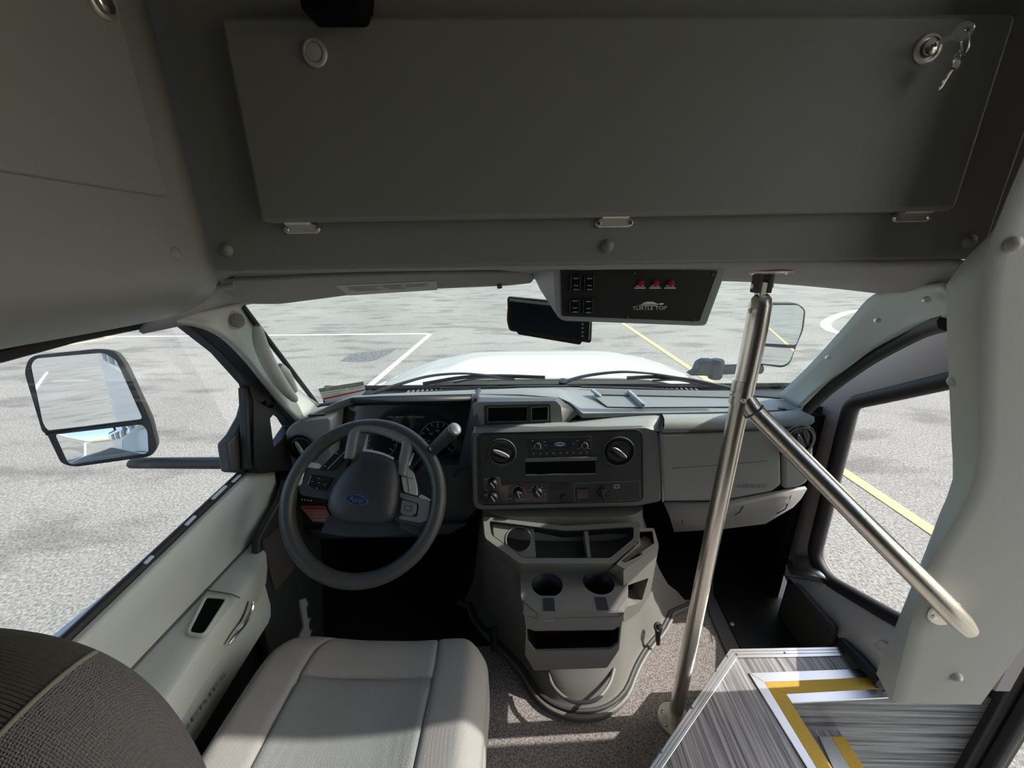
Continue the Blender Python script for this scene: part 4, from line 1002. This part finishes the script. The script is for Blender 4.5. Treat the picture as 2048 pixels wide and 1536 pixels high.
pad([(638, 938), (677, 898), (697, 902), (699, 908), (664, 942), (642, 941)], 'black_gloss', [((655, 938), (690, 903)), ((672, 906), (676, 908)), ((648, 932), (652, 933))])
pad([(618, 949), (664, 955), (650, 982), (626, 978), (614, 968)], 'black_gloss', [((622, 951), (616, 968)), ((636, 957), (640, 957)), ((636, 965), (640, 966)), ((623, 963), (626, 963)), ((648, 969), (651, 969)), ((632, 976), (635, 977))])
pad([(800, 933), (817, 935), (828, 946), (834, 972), (836, 992), (808, 984), (803, 962)], 'silver_plastic', [((811, 936), (818, 984)), ((803, 952), (826, 958))])
pad([(803, 999), (834, 1007), (831, 1028), (818, 1033), (800, 1027)], 'wheel_mid', [((811, 1010), (824, 1013)), ((824, 1013), (822, 1023)), ((822, 1023), (809, 1020)), ((809, 1020), (811, 1010))])
# ------------------------------------------------------------------ engine cover / console
ec = thing('engine_cover', 'grey engine cover console with cup holders between the seats', 'console', (.14, .95, -1.26))
XC = .135
def usec(z, nose, xl, xr, yb=1.30, p=.62, n=28):
    out = []
    for i in range(n + 1):
        t = math.pi * i / n; c, s = math.cos(t), math.sin(t)
        x = (xl + xr) / 2 - (xr - xl) / 2 * (abs(c) ** p) * (1 if c > 0 else -1)
        out.append(V((x, yb - (yb - nose) * s ** p, z)))
    return out
FL = smooth([at(*p, z=-1.262) for p in ((925, 1150), (930, 1200), (945, 1248), (985, 1292), (1035, 1345), (1072, 1402), (1110, 1433), (1160, 1446), (1215, 1437), (1255, 1404), (1278, 1350), (1302, 1308), (1335, 1266), (1354, 1215), (1358, 1150))], 3)
FL = [V((FL[0].x, 1.125, 0))] + [p for p in FL if p.y < 1.12] + [V((FL[-1].x, 1.125, 0))]
NF = len(FL)
def ures(z, nose, xl, xr, p):
    return usec(z, nose, xl, xr, yb=1.125, p=p, n=NF - 1)
TOPS = ures(0, .965, -.135, .372, .40)
def csec(z, inset, s):
    out = []
    for a, b in zip(FL, TOPS):
        q = V((a.x + (.15 - a.x) * inset, a.y + (1.125 - a.y) * inset, 0)); out.append(V((q.x + (b.x - q.x) * s, q.y + (b.y - q.y) * s, z)))
    return out
secs = [csec(-1.262, 0, 0), csec(-1.250, .0, 0), csec(-1.246, .03, 0), csec(-1.238, .06, 0), csec(-1.232, .075, 0), csec(-1.215, .095, .02), csec(-1.185, .10, .12), csec(-1.15, .10, .30), csec(-1.08, .08, .50), csec(-1.0, .05, .66), csec(-.90, .02, .80), csec(-.80, 0, .95), csec(-.75, 0, 1.0), csec(-.738, .03, 1.0)]
obj('cover_body', MB().loft(secs), MT['console_grey'], ec, sharp=60)
for nm, i_, z, m in (('seal_lip', .012, -1.247, 'console_grey'), ('seal_lip', .045, -1.240, 'rubber_grey')):
    obj(nm, MB().tube(csec(z, i_, 0), .0065, 8), MT[m], ec)
bd_ = [at(*p, z=-1.175) for p in ((1096, 1345), (1108, 1372), (1135, 1396), (1165, 1402), (1195, 1394), (1218, 1366), (1228, 1335))]
obj('moulded_bead', MB().tube([p + V((0, -.004, 0)) for p in smooth(bd_, 4)], .005, 8), MT['console_grey'], ec)
# upper tray
PT = Pl((.12, .90, -.775), (0, -.45, .9))
rim_o = rnd(PT.pts([(966, 1033), (1130, 1052), (1280, 1043), (1279, 1080), (1228, 1127), (1040, 1127), (970, 1076)]), .010)
op = rnd(PT.pts([(978, 1041), (1130, 1061), (1268, 1053), (1267, 1077), (1220, 1116), (1046, 1116), (983, 1070)]), .008)
tr = obj('upper_tray', MB().holes(rim_o, [op], PT.n * -.09), MT['console_grey'], ec, bevel=.003)
obj('tray_well', MB().prism([p - PT.n * .055 for p in op], PT.n * -.004), MT['dash_dark'], tr)
obj('tray_liner', MB().loft([[c_ + (p - c_) * .985 - PT.n * .006 for p in op for c_ in [sum(op, V()) / len(op)]], [c_ + (p - c_) * .96 - PT.n * .054 for p in op for c_ in [sum(op, V()) / len(op)]]], caps=False), MT['dash_dark'], tr)
obj('tray_divider', MB().prism(PT.off(-.012).pts([(1168, 1062), (1176, 1062), (1182, 1115), (1176, 1115)]), PT.n * -.04), MT['console_grey'], tr)
cp0 = PT.off(-.016)
obj('cup_shelf', MB().holes(cp0.pts([(985, 1048), (1068, 1058), (1072, 1115), (1046, 1115), (988, 1072)]), [[cp0.px(1037, 1079) + V((math.cos(t) * .037, math.sin(t) * .034, math.sin(t) * .017)) for t in [i * math.pi / 16 for i in range(32)]]], PT.n * -.003), MT['console_grey'], tr)
k = [cp0.px(1037, 1079) + PT.n * .001 + V((math.cos(t) * .037, math.sin(t) * .034, math.sin(t) * .017)) for t in [i * math.pi / 16 for i in range(33)]]
obj('cup_ring', MB().tube(k, .0022, 6, caps=False), MT['console_grey'], tr)
# right side bin
PSB = Pl(at(1290, 1075, y=.93), (.25, -.45, .85))
so_ = rnd(PSB.pts([(1272, 1056), (1308, 1056), (1318, 1092), (1250, 1138), (1232, 1128), (1278, 1085)]), .006)
si_ = rnd(PSB.pts([(1278, 1063), (1305, 1062), (1309, 1086), (1250, 1126), (1242, 1122), (1282, 1090)]), .004)
sb = obj('side_bin', MB().holes(so_, [si_], PSB.n * -.06), MT['console_grey'], ec, bevel=.002)
obj('bin_shade', MB().loft([[c_ + (p - c_) * .97 - PSB.n * .004 for p in si_ for c_ in [sum(si_, V()) / len(si_)]], [c_ + (p - c_) * .94 - PSB.n * .044 for p in si_ for c_ in [sum(si_, V()) / len(si_)]]], caps=False), MT['void'], sb)  # added black sleeve, paints the bin's inner walls as shaded
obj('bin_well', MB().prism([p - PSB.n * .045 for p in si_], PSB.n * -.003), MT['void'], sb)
_a, _b = PSB.px(1318, 1092), PSB.px(1250, 1138)
PSF = Pl(_a, (_b - _a).cross(V((0, 0, 1)))); PSF = PSF if PSF.n.y < 0 else Pl(PSF.p, -PSF.n)
def spl(L): return PSF.pts(L)
bo = rnd(spl([(1247, 1140), (1318, 1092), (1300, 1190), (1278, 1225), (1247, 1246)]), .006)
bi = rnd(spl([(1252, 1172), (1297, 1156), (1284, 1200), (1272, 1208), (1254, 1213)]), .003)
obj('bin_front', MB().holes(bo, [bi], V((-.02, .05, 0))), MT['console_grey'], sb, bevel=.002)
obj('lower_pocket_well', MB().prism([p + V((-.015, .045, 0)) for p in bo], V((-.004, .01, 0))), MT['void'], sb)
# cup holder block
ZC = -.865
top = rnd([at(*p, z=ZC) for p in ((1040, 1126), (1238, 1114), (1256, 1155), (1256, 1196), (1238, 1222), (1072, 1224), (1042, 1198))], .010)
ca, cb = at(1094, 1168, z=ZC), at(1197, 1163, z=ZC)
h1, h2 = circ(ca, (0, 0, 1), .0435, 32), circ(cb, (0, 0, 1), .0435, 32)
ch = obj('cup_holder', MB().holes(top, [h1, h2], (0, 0, -.03)), MT['console_grey'], ec, bevel=.003)
for c in (ca, cb):
    mb = MB(); mb.loft([circ(c + V((0, 0, -.004)), (0, 0, 1), .0433, 32), circ(c + V((0, 0, -.05)), (0, 0, 1), .040, 32), circ(c + V((0, 0, -.085)), (0, 0, 1), .034, 32)], caps=False)
    obj('cup_well', mb, MT['dash_dark'], ch, solid=.002)
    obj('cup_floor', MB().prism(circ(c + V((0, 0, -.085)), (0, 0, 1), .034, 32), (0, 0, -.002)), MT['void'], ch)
for (x, y) in ((1099, 1219), (1206, 1217)):
    p = at(x, y, z=ZC + .001); obj('grip_slot', MB().box(p + V((-.014, -.004, -.03)), p + V((.014, .034, .0012))), MT['dash_dark'], ch)
    obj('slot_liner', MB().box(p + V((-.013, -.0055, -.034)), p + V((.013, -.0035, -.02))), MT['dash_light'], ch)
# front of the block: fascia with an open pocket
yf = min(p.y for p in top) + .002
PFf = Pl((.14, yf, -.9), (0, -1, .02))
fo = rnd([V((at(1044, 1200, y=yf).x, yf, ZC - .002)), V((at(1252, 1198, y=yf).x, yf, ZC - .002))] + PFf.pts([(1247, 1230), (1243, 1252), (1238, 1300), (1214, 1336), (1068, 1341), (1050, 1310), (1052, 1258), (1048, 1230)]), .006)
fi = rnd(PFf.pts([(1054, 1257), (1070, 1262), (1226, 1260), (1240, 1252), (1237, 1287), (1222, 1299), (1070, 1303), (1056, 1284)]), .004)
fa = obj('pocket_fascia', MB().holes(fo, [fi], (0, .05, 0)), MT['console_grey'], ec, bevel=.003)
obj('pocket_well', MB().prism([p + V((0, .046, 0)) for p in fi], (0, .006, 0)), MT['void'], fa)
obj('pocket_shade', MB().loft([[c_ + (p - c_) * .985 + V((0, .006, 0)) for p in fi for c_ in [sum(fi, V()) / len(fi)]], [c_ + (p - c_) * .97 + V((0, .045, 0)) for p in fi for c_ in [sum(fi, V()) / len(fi)]]], caps=False), MT['void'], fa)  # added black sleeve, puts the shade inside the pocket into the colour
obj('fascia_crease', MB().tube(PFf.off(.0005).pts([(1052, 1232), (1072, 1236), (1237, 1234), (1247, 1225)]), .0012, 6), MT['dash_mid'], fa)
fs_ = fo[7:] + fo[:3]
obj('pocket_sides', MB().loft([[p + V((0, .048, 0)) for p in fs_], [V((.14 + (p.x - .14) * 1.04, p.y + .12, p.z)) for p in fs_]], caps=False, closed=False), MT['console_grey'], ec, sharp=60)
# latch on the right foot of the cover
lt = obj('cover_latch', MB().tube(smooth([at(1318, 1250, z=-1.17), at(1316, 1268, z=-1.19), at(1316, 1290, z=-1.225)], 5), [.010, .012, .012, .011, .010, .009, .008, .008, .007, .006, .006][:11], 10, .6), MT['black'], ec)
obj('latch_hook', MB().torus(at(1316, 1254, z=-1.17), (.3, -.8, .5), .012, .004, 20, 8), MT['black'], lt)
obj('cover_latch', MB().tube([at(985, 1255, z=-1.17), at(988, 1300, z=-1.22)], [.014, .008], 10, .6), MT['black'], ec)

# ------------------------------------------------------------------ driver seat
SX = -.345; SZ = -.868
ds = thing('driver_seat', 'grey cloth driver seat behind the steering wheel', 'seat', (SX, .4, -1.26))
def cush(u, v):
    """u -1..1 across, v 0 back .. 1 nose"""
    hw = .262 if v < .75 else .262 - .05 * ((v - .75) / .25) ** 2.2
    yy = .16 + .56 * v
    z = SZ - .02
    a = abs(u)
    z += .030 * math.sin(min(1, a) * math.pi * .5) ** 3 - .055 * max(0, (a - .82) / .18) ** 2.2 - .0 * v
    z += -.085 * max(0, (v - .80) / .20) ** 2.4 + .018 * math.sin(v * math.pi * .85)
    for s in (.56,):
        z -= .007 * math.exp(-((a - s) / .018) ** 2)
    if a < .56: z -= .006 * math.exp(-((v - .74 + .03 * a) / .012) ** 2)
    return V((SX + hw * u, yy + (.018 * (1 - a * a) * v), z))
def patch(u0, u1, v0, v1, nu, nv, skirt):
    rows = []
    for j in range(nv + 1):
        v = v0 + (v1 - v0) * j / nv
        rows.append([cush(u0 + (u1 - u0) * i / nu, v) for i in range(nu + 1)])
    return MB().grid(rows)
obj('cushion_insert', patch(-.56, .56, 0, .74, 40, 40, 0), MT['seat_insert'], ds, solid=.006, sharp=80)
obj('cushion_front', patch(-.56, .56, .74, 1, 40, 24, 0), MT['seat_fabric'], ds, solid=.006, sharp=80)
obj('bolster', patch(-1, -.56, 0, 1, 18, 56, 0), MT['seat_fabric'], ds, solid=.006, sharp=80)
obj('bolster', patch(.56, 1, 0, 1, 18, 56, 0), MT['seat_fabric'], ds, solid=.006, sharp=80)
edge = [cush(-1, v / 20) for v in range(21)] + [cush(-1 + i / 15, 1) for i in range(1, 31)] + [cush(1, 1 - v / 20) for v in range(1, 21)]
cc = V((SX, .42, SZ))
lay = [edge]
for dz, k in ((-.03, 1.012), (-.08, 1.01), (-.13, .97), (-.16, .92)):
    lay.append([V((cc.x + (p.x - cc.x) * k, cc.y + (p.y - cc.y) * k, min(p.z, SZ) + dz)) for p in edge])
obj('cushion_side', MB().loft(lay, caps=False, closed=False), MT['seat_fabric'], ds, sharp=70)
for u0 in (-.56, .56):
    obj('seam', MB().tube([cush(u0, v / 30) + V((0, 0, -.003)) for v in range(31)], .0022, 6), MT['seam'], ds)
obj('seam', MB().tube([cush(i / 20 * .56, .74 - .03 * abs(i / 20 * .56)) + V((0, 0, .0005)) for i in range(-20, 21)], .0015, 6), MT['seam'], ds)
obj('seat_base', MB().box((SX - .20, .18, -1.262), (SX + .20, .60, -1.03)), MT['void'], ds, bevel=.02)
obj('recline_lever', MB().tube([V((SX + .285, .30, -1.0)), V((SX + .285, .40, -.985))], .012, 10, .6), MT['red_lamp'], ds)
# backrest with its built-in headrest; the eye point is just behind and above it
def hsec(z, xl, xr, yf, yb, p=.5, n=40):
    out = []; cx, cy, a, b = (xl + xr) / 2, (yf + yb) / 2, (xr - xl) / 2, (yf - yb) / 2
    for i in range(n):
        t = 2 * math.pi * i / n; c, s = math.cos(t), math.sin(t)
        out.append(V((cx + a * abs(c) ** p * (1 if c > 0 else -1), cy + b * abs(s) ** p * (1 if s > 0 else -1), z)))
    return out
XL, XR = -.50, -.182
obj('backrest', MB().loft([hsec(-1.0, SX - .25, SX + .25, .27, .13), hsec(-.8, SX - .265, SX + .265, .255, .10), hsec(-.6, SX - .25, SX + .25, .225, .095), hsec(-.45, SX - .20, SX + .20, .18, .09), hsec(-.355, SX - .14, SX + .14, .148, .092)]), MT['seat_fabric'], ds, sharp=70)
# headrest: dark ribbed crown, grey woven gusset on the right, dark rear panel
def head(u, w):
    """u: 0 left .. 1 right round the crown as an arch, w: 0 rear .. 1 front"""
    t = math.pi * (1 - u); p = .55
    c, s = math.cos(t), math.sin(t)
    x = SX + .150 * abs(c) ** p * (1 if c > 0 else -1)
    z = -.36 + .183 * abs(s) ** p
    k = math.sin(math.pi * w) ** .5
    return V((x, 0, z)) if False else V((SX + (x - SX) * (.86 + .14 * k), .088 + .07 * w, -.36 + (z + .36) * (.86 + .14 * k)))
def hpatch(u0, u1, nu, w0, w1, nw):
    return MB().grid([[head(u0 + (u1 - u0) * i / nu, w0 + (w1 - w0) * j / nw) for j in range(nw + 1)] for i in range(nu + 1)])
U1 = .70
obj('headrest_crown', hpatch(1 - U1, U1, 40, 0.02, .98, 24), MT['head_rib'], ds, sharp=80)
obj('headrest_gusset', hpatch(U1, 1, 30, .02, .98, 24), MT['head_weave'], ds, sharp=80)
obj('headrest_gusset', hpatch(0, 1 - U1, 30, .02, .98, 24), MT['head_weave'], ds, sharp=80)
for w in (.02, .98):
    ring = [head(i / 60, w) for i in range(61)]
    obj('headrest_rear' if w < .5 else 'headrest_front', MB().prism(ring, (0, -.002, 0)), MT['head_dark'], ds)
for u0 in (U1, 1 - U1):
    obj('piping', MB().tube([head(u0, (.02 + .88 * j / 20)) + V((0, 0, .0003)) for j in range(21)], .0013, 8), MT['piping'], ds)
obj('piping', MB().tube([head(i / 60, .03) for i in range(61)], .0013, 8), MT['piping'], ds)

# ------------------------------------------------------------------ grab pole
gp = thing('grab_pole', 'brushed steel grab pole with a slanting rail beside the step', 'pole', at(1350, 1432, z=-1.262))
YPole = .752
J = at(1482, 796, y=YPole); T0 = at(1524, 592, y=YPole); B0 = at(1351, 1425, y=YPole)
B0.z = -1.258
obj('upper_tube', MB().tube([T0 + V((0, 0, .006)), T0 + V((0, 0, .004)), T0 + V((0, 0, -.004)), T0 + V((0, 0, -.016)), at(1512, 660, y=YPole), at(1495, 740, y=YPole), at(1487, 775, y=YPole), J], [.004, .010, .0165, .0195, .020, .020, .020, .020], 24), MT['steel'], gp)
obj('lower_tube', MB().tube([J + V((0, 0, .01)), J, (J + B0) / 2, B0], [.008, .018, .0185, .0185], 24), MT['steel'], gp)
RE = at(1934, 1258, y=.545); RM = at(1885, 1205, y=.548)
obj('slanting_rail', MB().tube([J + V((.004, -.004, .004)), J + (RM - J) * .06, J + (RM - J) * .5, RM, RM + (RE - RM) * .7, RE, RE + (RE - RM) * .05], [.017, .0185, .0185, .0185, .0185, .015, .004], 24), MT['steel'], gp)
obj('joint_collar', MB().tube([at(1489, 760, y=YPole), J + V((0, 0, -.012))], .0212, 24), MT['steel'], gp)
obj('joint_collar', MB().torus(J + (RM - J) * .075, (RM - J), .0185, .0022, 28, 8), MT['seam'], gp)
for p in ((1502, 622), (1466, 787), (1486, 801)):
    obj('set_screw', MB().lathe([(.0, .006), (.004, .005), (.0055, 0)], at(*p, y=YPole - .018), (-.2, -1, 0), 12), MT['nickel'], gp)
fl = at(1531, 541, y=YPole)
obj('ceiling_flange', MB().lathe([(.0, .002), (.042, .002), (.044, 0), (.043, -.003), (.020, -.005), (.0, -.005)], fl, (0, 0, 1), 32), MT['nickel'], gp)
ck = obj('clevis', MB().box(fl + V((-.016, -.012, -.040)), fl + V((-.008, .012, -.003))), MT['seam'], gp, bevel=.002)
obj('clevis', MB().box(fl + V((.004, -.012, -.040)), fl + V((.012, .012, -.003))), MT['seam'], gp, bevel=.002)
obj('clevis_tongue', MB().box(fl + V((-.008, -.010, -.060)), fl + V((.004, .010, -.02))), MT['nickel'], gp, bevel=.002)
obj('clevis_bolt', MB().tube([fl + V((-.020, 0, -.028)), fl + V((.018, 0, -.028))], .0045, 10), MT['nickel'], gp)
for s in (-1, 1):
    obj('flange_screw', MB().lathe([(.0, .003), (.004, .002), (.005, 0)], fl + V((s * .030, -.012, -.004)), (0, 0, -1), 12), MT['chrome'], gp)
obj('floor_flange', MB().lathe([(.0, .003), (.044, .003), (.046, 0), (.046, -.004)], V((B0.x, B0.y, -1.258)), (0, 0, 1), 32), MT['nickel'], gp)
for a in (150, 210, 270):
    obj('flange_screw', MB().lathe([(.0, .003), (.004, .002), (.005, 0)], V((B0.x + .034 * math.cos(R(a)), B0.y + .034 * math.sin(R(a)), -1.255)), (0, 0, 1), 12), MT['chrome'], gp)
wf = at(1888, 1224, y=.575)
obj('wall_flange', MB().lathe([(.0, .003), (.028, .003), (.030, 0)], wf + V((0, -.001, 0)), (0, -1, 0), 28), MT['nickel'], gp)
obj('wall_post', MB().tube([wf, wf + V((0, -.028, 0))], .010, 14), MT['nickel'], gp)
for s in (-1, 1):
    obj('flange_screw', MB().lathe([(.0, .004), (.004, .003), (.005, 0)], wf + V((s * .020, -.003, s * .008)), (0, -1, 0), 12), MT['chrome'], gp)

# ------------------------------------------------------------------ entry step, sill and door on the right
ZP = -1.10; PP = PZ(ZP)
es = thing('entry_step', 'raised step platform with striped vinyl and yellow edge beside the grab pole', 'step', (.6, .5, -1.262))
Pn = lambda L: [at(*p, z=ZP) for p in L]
a = Pn([(1460, 1300), (1683, 1296)])
tread = [a[0], a[1] + V((.05, 0, 0)), V((1.0, .742, ZP)), at(1570, 1390, z=ZP), at(1662, 1536, z=ZP), V((.74, .30, ZP)), V((.72, -.04, ZP)), V((-.05, -.04, ZP)), V((-.05, .268, ZP)), at(1290, 1545, z=ZP)]
obj('tread', MB().prism(tread, (0, 0, -.158)), MT['vinyl_tread'], es)
zs = ZP + .001
def strip_(L, m, nm, th=.003, par=es, z=ZP):
    return obj(nm, MB().prism([at(*p, z=z + .0005) for p in L], (0, 0, th)), MT[m], par, bevel=.0008)
e1 = strip_([(1460, 1299), (1681, 1295), (1688, 1313), (1474, 1317)], 'aluminium', 'edge_strip')
L0, L1 = at(1460, 1299, z=ZP), at(1300, 1536, z=ZP); dd = (L1 - L0)
R0, R1 = at(1474, 1317, z=ZP), at(1326, 1536, z=ZP)
e2 = obj('edge_strip', MB().prism([p + V((0, 0, .0005)) for p in (L0, R0, R0 + (R1 - R0) * 1.4, L0 + dd * 1.4)], (0, 0, .003)), MT['aluminium'], es, bevel=.0008)
for k in (1, 2):
    for e, A, B, C, D in ((e2, L0, L0 + dd * 1.3, R0, R0 + (R1 - R0) * 1.3), (e1, at(1460, 1299, z=ZP), at(1681, 1295, z=ZP), at(1474, 1317, z=ZP), at(1688, 1313, z=ZP))):
        f = k / 3; p0, p1 = A * (1 - f) + C * f, B * (1 - f) + D * f
        obj('groove', MB().bar(p0 + V((0, 0, .0036)), p1 + V((0, 0, .0036)), .0012, .0006), MT['dash_mid'], e)
for p in ((1474, 1309), (1570, 1306), (1455, 1313), (1433, 1342), (1383, 1415), (1322, 1503)):
    obj('screw', MB().lathe([(.0, .0015), (.003, .001), (.004, 0)], at(*p, z=ZP + .0035), (0, 0, 1), 10), MT['dash_mid'], es)
strip_([(1497, 1347), (1718, 1339), (1735, 1356), (1529, 1366)], 'aluminium', 'nosing')
strip_([(1529, 1366), (1735, 1356), (1758, 1379), (1571, 1389)], 'yellow_grip', 'grip_strip')
strip_([(1571, 1389), (1758, 1379), (1776, 1397), (1584, 1408)], 'aluminium', 'nosing')
strip_([(1497, 1347), (1529, 1366), (1632, 1536), (1700, 1650), (1680, 1650), (1613, 1536)], 'aluminium', 'nosing')
strip_([(1529, 1366), (1571, 1389), (1663, 1536), (1735, 1650), (1700, 1650), (1632, 1536)], 'yellow_grip', 'grip_strip')
obj('riser', MB().box((.655, .719, -1.70), (1.21, .733, -1.101)), MT['vinyl_riser'], es)
ls = [at(*p, z=-1.235) for p in ((1600, 1472), (1640, 1476), (1690, 1476), (1740, 1560), (1640, 1560))]
Z2 = -1.235
obj('lower_tread', MB().prism([V((.64, .719, Z2)), V((at(1688, 1476, z=Z2).x, .719, Z2)), V((at(1745, 1560, z=Z2).x, .25, Z2)), V((.70, .25, Z2))], (0, 0, -.25)), MT['vinyl_tread'], es)
strip_([(1637, 1474), (1662, 1474), (1712, 1560), (1676, 1560)], 'aluminium', 'nosing', z=Z2)
strip_([(1662, 1474), (1688, 1474), (1743, 1560), (1712, 1560)], 'yellow_grip', 'grip_strip', z=Z2)
obj('bottom_tread', MB().box((.80, -.30, -1.70), (1.24, .735, -1.66)), MT['vinyl_riser'], es)

# sill cover under the passenger window
sl_ = thing('sill_cover', 'black plastic sill cover, coloured pale for its sky sheen, below the passenger side window', 'sill', (.96, .95, -1.2))
o0 = [at(*p, x=1.0) for p in ((1570, 1128), (1640, 1150), (1790, 1238))]; o0.append(V((1.0, .737, -.94)))
c0 = [at(*p, x=.985) for p in ((1572, 1150), (1650, 1168), (1780, 1256))]; c0.append(V((.985, .737, -.985)))
i0 = [at(*p, x=.93) for p in ((1578, 1156), (1620, 1202), (1688, 1287), (1772, 1380))]; i0[3].y = max(i0[3].y, .737)
c0 = [c0[0], c0[1], c0[2], c0[3]]
b0 = [V((p.x - .004, p.y, -1.262 if k < 2 else p.z - .1)) for k, p in enumerate(i0)]
obj('sill_top', MB().grid([o0, c0, i0]), MT['sill_sky_sheen'], sl_, solid=.004)
obj('sill_side', MB().grid([i0, b0]), MT['black'], sl_, solid=.004)
obj('edge_trim', MB().tube([i0[2] + V((-.005, .005, .006)), i0[2] * .5 + i0[3] * .5 + V((-.01, 0, .012)), i0[3] + V((-.005, -.005, .008))], [.010, .015, .014], 12), MT['black_rubber'], sl_)
obj('front_bracket', MB().grid([[at(1572, 1112, x=.97), at(1610, 1112, x=.985), at(1632, 1135, x=.985)], [at(1575, 1135, x=.955), at(1610, 1135, x=.965), at(1648, 1150, x=.98)], [at(1582, 1149, x=.945), at(1618, 1150, x=.955), at(1652, 1158, x=.975)]]), MT['foil'], sl_, solid=.003)
br = [at(*p, x=.955) for p in ((1722, 1308), (1760, 1280), (1775, 1290), (1760, 1345))]
obj('corner_bracket', MB().prism(br, (.006, 0, 0)), MT['sill_sky_sheen'], sl_)
obj('screw', MB().lathe([(.0, .004), (.005, .003), (.006, 0)], at(1733, 1313, x=.953), (-1, 0, 0), 10), MT['black'], sl_)
sp = thing('kick_speaker', 'black perforated speaker grille on the sill side in the passenger footwell', 'speaker', at(1610, 1230, x=.915))
PSP = PX(.918)
obj('grille', MB().prism(rnd(PSP.pts([(1575, 1166), (1590, 1168), (1666, 1254), (1668, 1284), (1650, 1300), (1598, 1292), (1556, 1228)]), .012), (.012, 0, 0)), MT['perforated'], sp, bevel=.003)
for p in ((1581, 1176), (1656, 1262)):
    obj('screw', MB().lathe([(.0, .003), (.004, .002), (.005, 0)], PSP.px(*p), (-1, 0, 0), 10), MT['black'], sp)
# passenger footwell board
fw = thing('footwell_mat', 'black floor mat in the passenger footwell beyond the step', 'mat', (.75, 1.1, -1.26))
obj('mat_sheet', MB().prism([at(*p, z=-1.256) for p in ((1428, 1120), (1428, 1190), (1482, 1300), (1700, 1300), (1560, 1120))], (0, 0, .005)), MT['black'], fw)
obj('mat_screw', MB().lathe([(.0, .004), (.006, .003), (.008, 0)], at(1464, 1248, z=-1.251), (0, 0, 1), 12), MT['nickel'], fw)
obj('carpet_edge', MB().prism([at(*p, z=-1.258) for p in ((1405, 1150), (1427, 1140), (1428, 1190), (1480, 1300), (1455, 1310), (1420, 1230))], (0, 0, .003)), MT['mat_dark'], fw)
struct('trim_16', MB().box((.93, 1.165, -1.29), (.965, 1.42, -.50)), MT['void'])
# entry door edge: black rubber seal, frame and glass
d2 = sroot('door_2', (1.10, .2, -1.6))
XD = 1.20
obj('door_seal', MB().box((XD, .690, -1.70), (XD + .05, .735, .58)), MT['black_rubber'], d2, bevel=.006)
obj('door_frame', MB().box((XD + .008, .664, -1.70), (XD + .045, .689, .58)), MT['black'], d2, bevel=.005)
obj('seal_bead', MB().tube([V((XD, .70, -1.7)), V((XD, .70, .57))], .005, 8), MT['rubber_grey'], d2)
obj('frame_edge', MB().tube([V((XD + .012, .661, -1.7)), V((XD + .012, .661, .57))], .006, 8), MT['dash_mid'], d2)
obj('door_glass', MB().prism([V((XD + .022, .64, -1.6)), V((XD + .022, -.28, -1.6)), V((XD + .022, -.28, .58)), V((XD + .022, .64, .58))], (.004, 0, 0)), MT['glass_side'], d2)
obj('door_header', MB().box((XD - .02, -.30, .58), (XD + .06, .735, .60)), MT['bus_white'], d2)
obj('side_shell', MB().box((1.03, .737, -1.70), (1.24, .76, .60)), MT['bus_white'], d2)
